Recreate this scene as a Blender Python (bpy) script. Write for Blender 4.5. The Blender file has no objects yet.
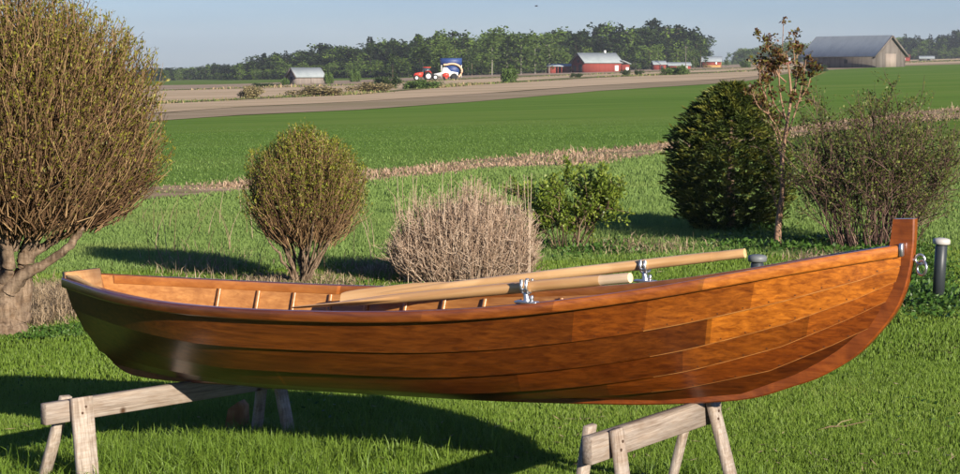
import bpy, math
import numpy as np
from math import radians, sin, cos, pi

scene = bpy.context.scene
COL = scene.collection
rng = np.random.default_rng(7)

# ------------------------------------------------------------------ camera
H, FPX = 2.0026, 2050.2            # eye height, focal length in pixels of a 960 px wide frame
PITCH = math.atan((237 - 66) / FPX)
cam_d = bpy.data.cameras.new('camera')
cam = bpy.data.objects.new('camera', cam_d)
COL.objects.link(cam)
cam.location = (0, 0, H)
cam.rotation_euler = (pi / 2 - PITCH, 0, 0)
cam_d.sensor_width = 36.0
cam_d.sensor_fit = 'HORIZONTAL'
cam_d.lens = FPX / 960 * 36.0
cam_d.clip_start = 0.1
cam_d.clip_end = 20000
scene.camera = cam

# ------------------------------------------------------------------ light
SUN_AZ = math.atan2(0.54, -0.84)
SUN_EL = radians(16.5)
world = bpy.data.worlds.new('World')
scene.world = world
world.use_nodes = True
nt = world.node_tree
sky = nt.nodes.new('ShaderNodeTexSky')
sky.sky_type = 'NISHITA'
sky.sun_disc = False
sky.sun_elevation = SUN_EL
sky.sun_rotation = SUN_AZ
sky.air_density = 1.0
sky.dust_density = 0.3
sky.ozone_density = 2.0
bg = nt.nodes['Background']
bg.inputs['Strength'].default_value = 0.05
# evening air: the low sky is a pale cool blue
tint = nt.nodes.new('ShaderNodeMix'); tint.data_type = 'RGBA'; tint.blend_type = 'MULTIPLY'
tint.inputs[0].default_value = 1.0; tint.inputs[7].default_value = (0.58, 0.765, 1.36, 1)
nt.links.new(sky.outputs[0], tint.inputs[6])
wtc = nt.nodes.new('ShaderNodeTexCoord'); wmp = nt.nodes.new('ShaderNodeMapping'); wmp.inputs['Scale'].default_value = (3, 3, 26)
nt.links.new(wtc.outputs['Generated'], wmp.inputs[0])
wn = nt.nodes.new('ShaderNodeTexNoise'); wn.inputs['Scale'].default_value = 1.6; wn.inputs['Detail'].default_value = 5; nt.links.new(wmp.outputs[0], wn.inputs['Vector'])
wr = nt.nodes.new('ShaderNodeValToRGB'); wr.color_ramp.elements[0].position = .35; wr.color_ramp.elements[0].color = (.94, .955, .975, 1)
wr.color_ramp.elements[1].position = .7; wr.color_ramp.elements[1].color = (1.08, 1.06, 1.03, 1); nt.links.new(wn.outputs['Fac'], wr.inputs[0])
thin = nt.nodes.new('ShaderNodeMix'); thin.data_type = 'RGBA'; thin.blend_type = 'MULTIPLY'; thin.inputs[0].default_value = 1.0
nt.links.new(tint.outputs[2], thin.inputs[6]); nt.links.new(wr.outputs[0], thin.inputs[7])
nt.links.new(thin.outputs[2], bg.inputs[0])
sd = bpy.data.lights.new('sun', 'SUN')
sd.energy = 5.0
sd.angle = radians(0.5)
sd.color = (1.0, 0.90, 0.76)
sun = bpy.data.objects.new('sun', sd)
COL.objects.link(sun)
sun.rotation_euler = (pi / 2 - SUN_EL, 0, pi - SUN_AZ)
sun.location = (30, -30, 30)
scene.view_settings.view_transform = 'Standard'
scene.view_settings.look = 'None'
scene.view_settings.gamma = 1.0
scene.view_settings.use_curve_mapping = False
scene.view_settings.exposure = 0.9
try:
    scene.cycles.max_bounces = 8
    scene.cycles.transparent_max_bounces = 8
    scene.cycles.volume_bounces = 0
except Exception:
    pass

# ------------------------------------------------------------------ ground geometry: the land rises gently to the right
SL = 0.025
def gz(x):
    return SL * x
_c, _s = cos(PITCH), sin(PITCH)
def G(px, py, z0=0.0):
    """point of the sloping ground seen in direction (px, py)"""
    a, b = (px - 480) / FPX, (237 - py) / FPX
    d = np.array([a, _c + b * _s, -_s + b * _c])
    t = (z0 - H) / (d[2] - SL * d[0])
    return np.array([0, 0, H]) + d * t
def at(px, D):
    """ground point at depth D below image column px"""
    x = (px - 480) / FPX * D
    return np.array([x, D, gz(x)])
def base_y(px, D):
    return 66 + (H - gz((px - 480) / FPX * D)) * FPX / D

# ------------------------------------------------------------------ mesh helpers
class MB:
    def __init__(s):
        s.V, s.Q, s.T, s.R, s.n = [], [], [], [], 0
    def add(s, V, Q=None, T=None, rnd=None):
        V = np.asarray(V, float).reshape(-1, 3)
        if Q is not None and len(Q): s.Q.append(np.asarray(Q, int).reshape(-1, 4) + s.n)
        if T is not None and len(T): s.T.append(np.asarray(T, int).reshape(-1, 3) + s.n)
        s.V.append(V)
        s.R.append(np.full(len(V), .5) if rnd is None else np.broadcast_to(np.asarray(rnd, float), (len(V),)))
        s.n += len(V)
        return s
    def arrays(s):
        return (np.concatenate(s.V), np.concatenate(s.Q) if s.Q else np.zeros((0, 4), int),
                np.concatenate(s.T) if s.T else np.zeros((0, 3), int), np.concatenate(s.R))
    def build(s, name, mat, parent=None, smooth=False):
        V, Q, T, R = s.arrays()
        me = bpy.data.meshes.new(name)
        me.vertices.add(len(V)); me.vertices.foreach_set('co', V.astype(np.float32).ravel())
        idx = np.concatenate([Q.ravel(), T.ravel()]).astype(np.int32)
        tot = np.concatenate([np.full(len(Q), 4), np.full(len(T), 3)]).astype(np.int32)
        st = np.concatenate([[0], np.cumsum(tot)[:-1]]).astype(np.int32)
        me.loops.add(len(idx)); me.loops.foreach_set('vertex_index', idx)
        me.polygons.add(len(tot)); me.polygons.foreach_set('loop_start', st)
        try: me.polygons.foreach_set('loop_total', tot)
        except Exception: pass
        if smooth: me.polygons.foreach_set('use_smooth', np.ones(len(tot), bool))
        at_ = me.attributes.new('rnd', 'FLOAT', 'POINT')
        at_.data.foreach_set('value', R.astype(np.float32))
        me.update(calc_edges=True); me.validate()
        me.materials.append(mat)
        o = bpy.data.objects.new(name, me)
        COL.objects.link(o)
        if parent is not None: o.parent = parent
        return o

def tag(o, label=None, cat=None, group=None, kind=None):
    for k, v in (('label', label), ('category', cat), ('group', group), ('kind', kind)):
        if v: o[k] = v
    return o
def thing(name, label, cat, loc=(0, 0, 0), rz=0.0, group=None):
    o = bpy.data.objects.new(name, None)
    COL.objects.link(o)
    o.empty_display_size = 0.2
    o.location = tuple(float(v) for v in loc); o.rotation_euler = (0, 0, rz)
    return tag(o, label, cat, group)
def dup(root, loc, rz=0.0, sc=1.0, label=None, group=None):
    r = root.copy(); COL.objects.link(r)
    r.location = tuple(float(v) for v in loc); r.rotation_euler = (0, 0, rz)
    r.scale = (sc, sc, sc) if np.isscalar(sc) else sc
    if label: r['label'] = label
    if group: r['group'] = group
    for ch in list(root.children):
        c = ch.copy(); COL.objects.link(c); c.parent = r
        for g in ch.children:
            d = g.copy(); COL.objects.link(d); d.parent = c
    return r
def unit(a):
    return a / np.maximum(np.linalg.norm(a, axis=-1, keepdims=True), 1e-9)

def tubes(mb, P, R, S=3, rnd=None, cap=False):
    """P (N,K,3) centre lines, R (N,K) radii"""
    P = np.asarray(P, float); R = np.asarray(R, float)
    N, K = P.shape[:2]
    t = np.gradient(P, axis=1); t = unit(t)
    ref = np.where(np.abs(t[..., 2:3]) > .9, np.array([1., 0, 0]), np.array([0, 0, 1.]))
    a = unit(np.cross(t, ref)); b = np.cross(t, a)
    ang = np.arange(S) / S * 2 * pi
    V = P[:, :, None] + R[:, :, None, None] * (a[:, :, None] * np.cos(ang)[:, None] + b[:, :, None] * np.sin(ang)[:, None])
    base = (np.arange(N) * K * S)[:, None, None]
    k = np.arange(K - 1)[None, :, None] * S
    s = np.arange(S)[None, None, :]
    s2 = (s + 1) % S
    Q = np.stack([base + k + s, base + k + s2, base + k + S + s2, base + k + S + s], -1).reshape(-1, 4)
    r = np.repeat(rng.random(N) if rnd is None else np.broadcast_to(rnd, (N,)), K * S)
    n0 = mb.n
    mb.add(V.reshape(-1, 3), Q, rnd=r)
    if cap:
        for i in range(N):
            for kk, flip in ((0, True), (K - 1, False)):
                ring = V[i, kk]
                m = len(ring)
                T = [[m, (j + 1) % m, j] if flip else [m, j, (j + 1) % m] for j in range(m)]
                mb.add(np.vstack([ring, ring.mean(0)]), T=T, rnd=r[i * K * S])
    return mb

def leaves(mb, C, D, L, W, rnd=None, fold=.0, nrm=None):
    N = len(C); D = unit(np.asarray(D, float))
    n = rng.normal(size=(N, 3)) if nrm is None else nrm
    sd_ = unit(np.cross(D, n)); up = np.cross(sd_, D)
    L = np.broadcast_to(L, (N,))[:, None]; W = np.broadcast_to(W, (N,))[:, None]
    V = np.stack([C, C + D * L * .45 + sd_ * W / 2 + up * W * fold, C + D * L, C + D * L * .45 - sd_ * W / 2 + up * W * fold], 1)
    i = np.arange(N)[:, None] * 4
    mb.add(V.reshape(-1, 3), np.concatenate([i, i + 1, i + 2, i + 3], 1), rnd=np.repeat(rng.random(N) if rnd is None else rnd, 4))
    return mb

def blades(mb, B, Hh, W, lean=.35, rnd=None):
    N = len(B)
    az = rng.random(N) * 2 * pi; fa = rng.random(N) * 2 * pi
    ln = rng.random(N) * lean * 2
    d = np.stack([np.cos(az), np.sin(az), np.zeros(N)], 1); s = np.stack([np.cos(fa), np.sin(fa), np.zeros(N)], 1)
    up = np.array([0, 0, 1.])
    Hc = Hh[:, None]; Wc = np.broadcast_to(W, (N,))[:, None]
    m = B + up * Hc * .55 + d * Hc * .25 * ln[:, None]
    t = B + up * Hc * (1 - .25 * ln[:, None]) + d * Hc * .8 * ln[:, None]
    V = np.stack([B - s * Wc / 2, B + s * Wc / 2, m + s * Wc * .4, m - s * Wc * .4, t], 1)
    i = np.arange(N)[:, None] * 5
    mb.add(V.reshape(-1, 3), np.concatenate([i, i + 1, i + 2, i + 3], 1), np.concatenate([i + 3, i + 2, i + 4], 1),
           rnd=np.repeat(rng.random(N) if rnd is None else rnd, 5))
    return mb

def box(mb, c, size, R=None, rnd=.5, bev=0.0):
    h = np.asarray(size, float) / 2
    if bev <= 0:
        V = np.array([[x, y, z] for x in (-1, 1) for y in (-1, 1) for z in (-1, 1)], float) * h
        Q = [[0, 1, 3, 2], [4, 6, 7, 5], [0, 4, 5, 1], [2, 3, 7, 6], [0, 2, 6, 4], [1, 5, 7, 3]]
        T = None
    else:
        b = min(bev, *(h * .9)); V = []; ix = {}
        for sx in (-1, 1):
            for sy in (-1, 1):
                for sz in (-1, 1):
                    s = np.array([sx, sy, sz])
                    for ax in range(3):
                        p = s * (h - b); p[ax] = s[ax] * h[ax]
                        ix[sx, sy, sz, ax] = len(V); V.append(p)
        V = np.array(V, float); Q = []; T = []
        for ax in range(3):
            o1, o2 = (ax + 1) % 3, (ax + 2) % 3
            for sg in (-1, 1):
                q = []
                for a_, b_ in ((-1, -1), (1, -1), (1, 1), (-1, 1)):
                    k = [0, 0, 0]; k[ax] = sg; k[o1] = a_; k[o2] = b_
                    q.append(ix[k[0], k[1], k[2], ax])
                Q.append(q if sg > 0 else q[::-1])
            for a_ in (-1, 1):
                for b_ in (-1, 1):
                    q = []
                    for e, f_ in ((-1, o1), (1, o1), (1, o2), (-1, o2)):
                        k = [0, 0, 0]; k[ax] = e; k[o1] = a_; k[o2] = b_
                        q.append(ix[k[0], k[1], k[2], f_])
                    Q.append(q[::-1] if a_ * b_ > 0 else q)
        for sx in (-1, 1):
            for sy in (-1, 1):
                for sz in (-1, 1):
                    t = [ix[sx, sy, sz, a_] for a_ in range(3)]
                    T.append(t if sx * sy * sz > 0 else t[::-1])
    if R is not None: V = V @ np.asarray(R).T
    mb.add(V + np.asarray(c, float), Q, T, rnd)
    return mb
def beam(mb, p0, p1, w, h, up=(0, 0, 1), bev=.004, rnd=.5):
    p0, p1 = np.asarray(p0, float), np.asarray(p1, float)
    d = p1 - p0; L = np.linalg.norm(d); d = d / L
    s = unit(np.cross(np.asarray(up, float), d)); u = np.cross(d, s)
    return box(mb, (p0 + p1) / 2, (L, w, h), np.stack([d, s, u], 1), rnd, bev)
def lathe(mb, prof, c=(0, 0, 0), n=16, rnd=.5):
    prof = np.asarray(prof, float); K = len(prof)
    a = np.arange(n) / n * 2 * pi
    V = np.stack([prof[:, None, 0] * np.cos(a), prof[:, None, 0] * np.sin(a), np.broadcast_to(prof[:, None, 1], (K, n))], -1)
    Q = [[k * n + j, k * n + (j + 1) % n, (k + 1) * n + (j + 1) % n, (k + 1) * n + j] for k in range(K - 1) for j in range(n)]
    mb.add(V.reshape(-1, 3) + np.asarray(c, float), Q, rnd=rnd)
    return mb
def prism(mb, poly, axis_fn, t0, t1, rnd=.5):
    """closed polygon (a,b) extruded from t0 to t1; axis_fn maps (a,b,t) to xyz"""
    n = len(poly)
    V = [axis_fn(a, b, t0) for a, b in poly] + [axis_fn(a, b, t1) for a, b in poly]
    ca, cb = np.mean([p[0] for p in poly]), np.mean([p[1] for p in poly])
    V += [axis_fn(ca, cb, t0), axis_fn(ca, cb, t1)]
    Q = [[j, (j + 1) % n, n + (j + 1) % n, n + j] for j in range(n)]
    T = [[2 * n, (j + 1) % n, j] for j in range(n)] + [[2 * n + 1, n + j, n + (j + 1) % n] for j in range(n)]
    mb.add(V, Q, T, rnd)
    return mb

# ------------------------------------------------------------------ materials
def new_mat(name):
    m = bpy.data.materials.new(name); m.use_nodes = True
    return m, m.node_tree, m.node_tree.nodes['Principled BSDF']
def ramp(nt, stops, interp='LINEAR'):
    r = nt.nodes.new('ShaderNodeValToRGB'); r.color_ramp.interpolation = interp
    e = r.color_ramp.elements
    while len(e) < len(stops): e.new(.5)
    for el, (p, c) in zip(e, stops):
        el.position = p; el.color = (*c, 1) if len(c) == 3 else c
    return r
def noise(nt, vec, scale, detail=4, rough=.55, dist=0.0):
    n = nt.nodes.new('ShaderNodeTexNoise')
    n.inputs['Scale'].default_value = scale; n.inputs['Detail'].default_value = detail
    n.inputs['Roughness'].default_value = rough; n.inputs['Distortion'].default_value = dist
    if vec is not None: nt.links.new(vec, n.inputs['Vector'])
    return n
def mapping(nt, scale, rot=(0, 0, 0), src='Object'):
    tc = nt.nodes.new('ShaderNodeTexCoord'); mp = nt.nodes.new('ShaderNodeMapping')
    mp.inputs['Scale'].default_value = scale; mp.inputs['Rotation'].default_value = rot
    nt.links.new(tc.outputs[src], mp.inputs[0])
    return mp.outputs[0]
def mix(nt, a, b, f, mode='MIX'):
    m = nt.nodes.new('ShaderNodeMix'); m.data_type = 'RGBA'; m.blend_type = mode
    for sock, v in ((m.inputs[6], a), (m.inputs[7], b)):
        if hasattr(v, 'is_linked'): nt.links.new(v, sock)
        else: sock.default_value = (*v, 1)
    if hasattr(f, 'is_linked'): nt.links.new(f, m.inputs[0])
    else: m.inputs[0].default_value = f
    return m.outputs[2]
def leaf_mat(name, stops, transl=.35, rough=.55, spec=.25, patch=None):
    """foliage: colour per leaf from the rnd attribute"""
    m, nt, p = new_mat(name)
    at_ = nt.nodes.new('ShaderNodeAttribute'); at_.attribute_name = 'rnd'
    r = ramp(nt, stops); nt.links.new(at_.outputs['Fac'], r.inputs[0])
    col = r.outputs[0]
    if patch:
        sc, c2, lo, hi = patch
        n = noise(nt, mapping(nt, (sc, sc, sc)), 1.0, 3)
        rr = ramp(nt, [(lo, (0, 0, 0)), (hi, (1, 1, 1))]); nt.links.new(n.outputs['Fac'], rr.inputs[0])
        col = mix(nt, col, c2, rr.outputs[0])
    nt.links.new(col, p.inputs['Base Color'])
    p.inputs['Roughness'].default_value = rough; p.inputs['Specular IOR Level'].default_value = spec
    if transl > 0:
        t = nt.nodes.new('ShaderNodeBsdfTranslucent'); nt.links.new(col, t.inputs[0])
        ms = nt.nodes.new('ShaderNodeMixShader'); ms.inputs[0].default_value = transl
        nt.links.new(p.outputs[0], ms.inputs[1]); nt.links.new(t.outputs[0], ms.inputs[2])
        nt.links.new(ms.outputs[0], nt.nodes['Material Output'].inputs[0])
    return m
def ground_mat(name, c1, c2, scale, c3=None, rot=0.0, s2=None, bump=0.0, lo=.35, hi=.65):
    m, nt, p = new_mat(name)
    v = mapping(nt, scale, (0, 0, rot))
    n = noise(nt, v, 1.0, 8, .62)
    r = ramp(nt, [(lo, c1), (hi, c2)]); nt.links.new(n.outputs['Fac'], r.inputs[0])
    col = r.outputs[0]
    if c3 is not None:
        n2 = noise(nt, mapping(nt, s2, (0, 0, rot)), 1.0, 5, .6)
        rr = ramp(nt, [(.45, (0, 0, 0)), (.68, (1, 1, 1))]); nt.links.new(n2.outputs['Fac'], rr.inputs[0])
        col = mix(nt, col, c3, rr.outputs[0])
    nt.links.new(col, p.inputs['Base Color'])
    p.inputs['Roughness'].default_value = 1.0; p.inputs['Specular IOR Level'].default_value = 0.0
    if bump:
        b = nt.nodes.new('ShaderNodeBump'); b.inputs['Strength'].default_value = bump
        nt.links.new(n.outputs['Fac'], b.inputs['Height']); nt.links.new(b.outputs[0], p.inputs['Normal'])
    return m
def wood_mat(name, dark, light, gscale=(2.5, 60, 60), blotch=3.0, joints=None, coat=0.0, rough=.5, spec=.4, figure=None, seed=0.0, knots=None):
    """timber with grain along local x; joints = [(x along the boat, tint)] for planks scarfed from several boards, hull shade painted into some tints"""
    m, nt, p = new_mat(name)
    tc = nt.nodes.new('ShaderNodeTexCoord')
    mp = nt.nodes.new('ShaderNodeMapping'); mp.inputs['Scale'].default_value = gscale; mp.inputs['Location'].default_value = (seed, seed * 2.3, seed * .7)
    nt.links.new(tc.outputs['Object'], mp.inputs[0])
    g = noise(nt, mp.outputs[0], 1.0, 6, .6, .6)
    r = ramp(nt, [(.3, dark), (.7, light)]); nt.links.new(g.outputs['Fac'], r.inputs[0])
    col = r.outputs[0]
    mp2 = nt.nodes.new('ShaderNodeMapping'); mp2.inputs['Location'].default_value = (seed * 1.7, seed, 0); mp2.inputs['Scale'].default_value = (blotch, blotch * 2.5, blotch * 2.5)
    nt.links.new(tc.outputs['Object'], mp2.inputs[0])
    b = noise(nt, mp2.outputs[0], 1.0, 3, .6, 1.2)
    rb = ramp(nt, [(.35, (.78, .72, .66)), (.55, (1, 1, 1)), (.75, (1.0, .95, .88))]); nt.links.new(b.outputs['Fac'], rb.inputs[0])
    col = mix(nt, col, rb.outputs[0], 1.0, 'MULTIPLY')
    if figure:
        mp3 = nt.nodes.new('ShaderNodeMapping'); mp3.inputs['Scale'].default_value = (5, 60, 60); mp3.inputs['Location'].default_value = (seed, 0, seed)
        nt.links.new(tc.outputs['Object'], mp3.inputs[0])
        fg = noise(nt, mp3.outputs[0], 1.0, 6, .68, 1.1)
        rf = ramp(nt, [(.38, figure), (.56, (1, 1, 1))]); nt.links.new(fg.outputs['Fac'], rf.inputs[0])
        col = mix(nt, col, rf.outputs[0], .6, 'MULTIPLY')
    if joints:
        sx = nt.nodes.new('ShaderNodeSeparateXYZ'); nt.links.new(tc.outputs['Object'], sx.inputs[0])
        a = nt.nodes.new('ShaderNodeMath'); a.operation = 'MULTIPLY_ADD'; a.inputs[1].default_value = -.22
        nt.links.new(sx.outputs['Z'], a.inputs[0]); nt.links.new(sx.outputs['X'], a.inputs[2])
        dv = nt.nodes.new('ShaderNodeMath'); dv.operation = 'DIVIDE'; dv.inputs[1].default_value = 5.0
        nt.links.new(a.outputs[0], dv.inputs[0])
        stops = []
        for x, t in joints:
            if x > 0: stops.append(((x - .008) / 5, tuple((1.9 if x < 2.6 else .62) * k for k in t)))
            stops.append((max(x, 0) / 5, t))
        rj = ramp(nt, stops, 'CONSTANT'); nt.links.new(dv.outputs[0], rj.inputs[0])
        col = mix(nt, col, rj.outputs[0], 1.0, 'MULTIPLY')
    if knots:
        vo = nt.nodes.new('ShaderNodeTexVoronoi'); vo.inputs['Scale'].default_value = knots
        nt.links.new(tc.outputs['Object'], vo.inputs['Vector'])
        rk = ramp(nt, [(.05, (.25, .16, .1)), (.12, (1, 1, 1))]); nt.links.new(vo.outputs['Distance'], rk.inputs[0])
        col = mix(nt, col, rk.outputs[0], 1.0, 'MULTIPLY')
    nt.links.new(col, p.inputs['Base Color'])
    p.inputs['Roughness'].default_value = rough; p.inputs['Specular IOR Level'].default_value = spec
    if coat:
        p.inputs['Coat Weight'].default_value = coat; p.inputs['Coat Roughness'].default_value = .2
        nb = noise(nt, mapping(nt, (9, 30, 30)), 1.0, 3)
        bp = nt.nodes.new('ShaderNodeBump'); bp.inputs['Strength'].default_value = .10; bp.inputs['Distance'].default_value = .01
        nt.links.new(nb.outputs['Fac'], bp.inputs['Height'])
        nt.links.new(bp.outputs[0], p.inputs['Coat Normal'])
    else:
        bp = nt.nodes.new('ShaderNodeBump'); bp.inputs['Strength'].default_value = .25; bp.inputs['Distance'].default_value = .004
        nt.links.new(g.outputs['Fac'], bp.inputs['Height']); nt.links.new(bp.outputs[0], p.inputs['Normal'])
    return m
def plain_mat(name, c, rough=.6, metal=0.0, spec=.4, var=.15, sc=4.0):
    m, nt, p = new_mat(name)
    n = noise(nt, mapping(nt, (sc, sc, sc)), 1.0, 4)
    r = ramp(nt, [(.3, tuple(k * (1 - var) for k in c)), (.7, tuple(min(1, k * (1 + var)) for k in c))])
    nt.links.new(n.outputs['Fac'], r.inputs[0]); nt.links.new(r.outputs[0], p.inputs['Base Color'])
    p.inputs['Roughness'].default_value = rough; p.inputs['Metallic'].default_value = metal
    p.inputs['Specular IOR Level'].default_value = spec
    return m

# ------------------------------------------------------------------ GROUND, FIELDS
def poly_sheet(name, top, bot, mat, z):
    """a field between two edge lines, given as ground points from left to right"""
    mb = MB()
    xs = np.unique(np.concatenate([[p[0] for p in top], [p[0] for p in bot], np.arange(-120, 1081, 40)]))
    xs = xs[(xs >= max(top[0][0], bot[0][0])) & (xs <= min(top[-1][0], bot[-1][0]))]
    wob = rng.normal(size=len(xs)) * .25
    A = [G(x, np.interp(x, *zip(*top)) + w, 0) for x, w in zip(xs, wob)]
    B = [G(x, np.interp(x, *zip(*bot)), 0) for x in xs]
    n = len(xs)
    V = np.array(A + B) + [0, 0, z]
    mb.add(V, [[n + i, n + i + 1, i + 1, i] for i in range(n - 1)])
    return tag(mb.build(name, mat), kind='structure')

m_lawn = ground_mat('lawn_soil', (.025, .036, .008), (.05, .068, .014), (1.3, 1.3, 1.3))
m_meadow = ground_mat('meadow_grass', (.10, .165, .03), (.14, .22, .042), (.5, .9, 1), (.15, .18, .05), 0, (.10, .25, 1))
m_crop = ground_mat('young_crop', (.106, .190, .034), (.148, .248, .046), (.06, .5, 1), (.172, .250, .054), .35, (.02, .09, 1))
m_stub = ground_mat('stubble', (.52, .385, .235), (.66, .505, .33), (.05, .9, 1), (.42, .32, .19), .3, (.01, .10, 1), lo=.25, hi=.75)
m_till = ground_mat('tilled_field', (.31, .235, .15), (.44, .34, .225), (.05, .6, 1), (.26, .225, .12), .3, (.012, .06, 1))
m_brown = ground_mat('brown_field', (.34, .25, .175), (.46, .345, .25), (.02, .2, 1), (.28, .23, .14), .3, (.006, .05, 1))
m_verge = ground_mat('green_verge', (.12, .15, .05), (.26, .22, .12), (.12, .3, 1))
m_thatch = ground_mat('dry_thatch', (.28, .19, .12), (.48, .34, .23), (.8, 2, 2), (.10, .14, .035), 0, (.3, .5, 1))

def flat(name, x0, x1, y0, y1, mat, z):
    mb = MB()
    xs = np.linspace(x0, x1, 9); ys = np.linspace(y0, y1, 9)
    V = [[x, y, gz(x) + z] for y in ys for x in xs]
    mb.add(V, [[j * 9 + i, j * 9 + i + 1, j * 9 + i + 10, j * 9 + i + 9] for j in range(8) for i in range(8)])
    return tag(mb.build(name, mat), kind='structure')
flat('ground', -1500, 1500, -60, 2500, m_meadow, -.012)
flat('lawn', -9, 9, 3, 21, m_lawn, 0.0)
B0 = [(-120, 141), (160, 121), (240, 115.5), (360, 110), (480, 101.5), (600, 91), (720, 83.5), (745, 81.5), (770, 77), (800, 71.5), (900, 66), (1080, 60.5)]
B1 = [(-120, 129), (160, 113.5), (240, 107.5), (360, 102), (480, 94), (600, 85.5), (720, 79.5), (760, 76), (800, 70.5), (900, 65), (1080, 59)]
B2 = [(-120, 115), (160, 104), (240, 100), (360, 94.5), (480, 84.5), (600, 77.5), (720, 72.5), (800, 68), (900, 62.5), (1080, 57)]
B3 = [(-120, 96), (160, 90.5), (240, 88.5), (360, 85), (480, 78.5), (600, 74), (720, 69), (800, 65), (900, 60), (1080, 54.5)]
B4 = [(-120, 90), (160, 85.5), (240, 84), (360, 80), (480, 75), (600, 70.5), (720, 65), (800, 61), (900, 57), (1080, 52)]
D1t = [(-120, 205), (165, 187), (240, 184), (365, 175), (480, 160), (590, 152), (680, 143), (900, 113), (1080, 98)]
D1b = [(-120, 225), (165, 198.5), (240, 193), (365, 184), (480, 170), (600, 165), (680, 150), (900, 123), (1080, 110)]
poly_sheet('crop_field', B0, D1t, m_crop, .01)
poly_sheet('ditch_bank', D1t, D1b, m_thatch, .02)
poly_sheet('tilled_field', B1, B0, m_till, .03)
poly_sheet('stubble_field', B2, B1, m_stub, .05)
poly_sheet('far_stubble_field', B3, B2, m_stub, .05)
poly_sheet('far_brown_field', B4, B3, m_brown, .05)
poly_sheet('field_verge', [(x, y - .8) for x, y in B2], [(x, y + .4) for x, y in B2], m_verge, .09)
poly_sheet('far_field_verge', [(x, y - .4) for x, y in B3], [(x, y + .2) for x, y in B3], m_verge, .09)

# ------------------------------------------------------------------ GRASS
def field_noise(x, y, s, seed):
    r = np.random.default_rng(seed); o = np.zeros_like(x)
    for k in range(7):
        a = r.random() * 2 * pi; f = s * (0.6 + r.random() * 1.8)
        o += np.sin((x * cos(a) + y * sin(a)) * f + r.random() * 6.28)
    return o / 7
def scatter(n, d0, d1, margin=1.2, power=1.0, x0=-170, x1=1130):
    n = int(n)
    u = rng.random(n)
    D = (d0 ** power + u * (d1 ** power - d0 ** power)) ** (1 / power)
    px = x0 + rng.random(n) * (x1 - x0)
    x = (px - 480) / FPX * D
    return x, D
m_grass = leaf_mat('lawn_grass', [(0, (.102, .176, .018)), (.5, (.160, .256, .030)), (.88, (.225, .312, .050)), (.95, (.25, .26, .07)), (1, (.34, .29, .14))], .35, .5, .3, (.9, (.15, .23, .03), .52, .72))
mb = MB()
for n, d0, d1, hh, w in ((300000, 9.0, 13.2, .046, .0040), (260000, 13.0, 21.2, .046, .0058)):
    x, y = scatter(n, d0, d1, .8, 1.0)
    f = field_noise(x, y, 3.0, 1); f2 = field_noise(x, y, 9.0, 2)
    h = hh * (.55 + .5 * rng.random(n) + .55 * np.clip(f + .25 * f2, -.4, 1))
    # longer, unmown tufts close to the left trestle, where the mower does not reach
    tuft = np.exp(-(((x + 1.35) / .75) ** 2 + ((y - 10.35) / .45) ** 2))
    h *= 1 + 3.6 * tuft * rng.random(n)
    blades(mb, np.stack([x, y, gz(x)], 1), h, w * (.7 + .6 * rng.random(n)), .45, np.clip(rng.random(n) * .62 + .22 + .12 * f2 + .34 * field_noise(x, y, 1.3, 3), 0, .93) + .07 * (rng.random(n) < .03 + .10 * (field_noise(x, y, 2.2, 12) > .42)))  # broad tone patches: damp grass and soft cast shade painted into blade colour
n = 9000                       # unmown long grass in front of the left trestle and round its feet
x = -1.30 + rng.normal(size=n) * .50; y = 10.45 + rng.normal(size=n) * .30 + .10 * (x + 1.3)
ok = (y > 9.2) & (rng.random(n) < .35 + .65 * np.clip(1.1 + 2 * field_noise(x, y, 7, 17), 0, 1)); x, y = x[ok], y[ok]; n = len(x)
blades(mb, np.stack([x, y, gz(x)], 1), .07 + .10 * rng.random(n), .0062 * (.6 + .7 * rng.random(n)), .75, np.clip(rng.random(n) * .7, 0, 1))
for tx, ty in ((.62, 8.6), (.95, 9.72), (1.2, 9.5), (-1.05, 11.2), (-1.2, 11.35)):
    n = 260; x = tx + rng.normal(size=n) * .10; y = ty + rng.normal(size=n) * .08
    blades(mb, np.stack([x, y, gz(x)], 1), .06 + .07 * rng.random(n), .0055 * (.6 + .7 * rng.random(n)), .7, rng.random(n) * .7)
tag(mb.build('lawn_grass', m_grass), kind='stuff')

m_mead = leaf_mat('meadow_blades', [(0, (.150, .232, .056)), (.6, (.192, .286, .072)), (.93, (.23, .312, .09)), (1, (.34, .29, .15))], .35, .6, .2, (.35, (.20, .25, .07), .55, .75))
mb = MB()
for n, d0, d1, hh, w in ((190000, 20.6, 30, .075, .010), (170000, 29.5, 46, .075, .017)):
    x, y = scatter(n, d0, d1, 1.0, 1.0)
    pyy = 66 + H / y * FPX - SL * FPX * x / y; pxx = x / y * FPX + 480
    ok = (pyy > np.interp(pxx, *zip(*D1b)) - 1) | (rng.random(n) < .06)
    x, y = x[ok], y[ok]; n = len(x)
    f = field_noise(x, y, 1.1, 4)
    blades(mb, np.stack([x, y, gz(x)], 1), hh * (.5 + .6 * rng.random(n) + .4 * f), w * (.7 + .6 * rng.random(n)), .5, np.clip(rng.random(n) * .85 + .15 * f, 0, 1))
tag(mb.build('meadow_grass', m_mead), kind='stuff')

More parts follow.
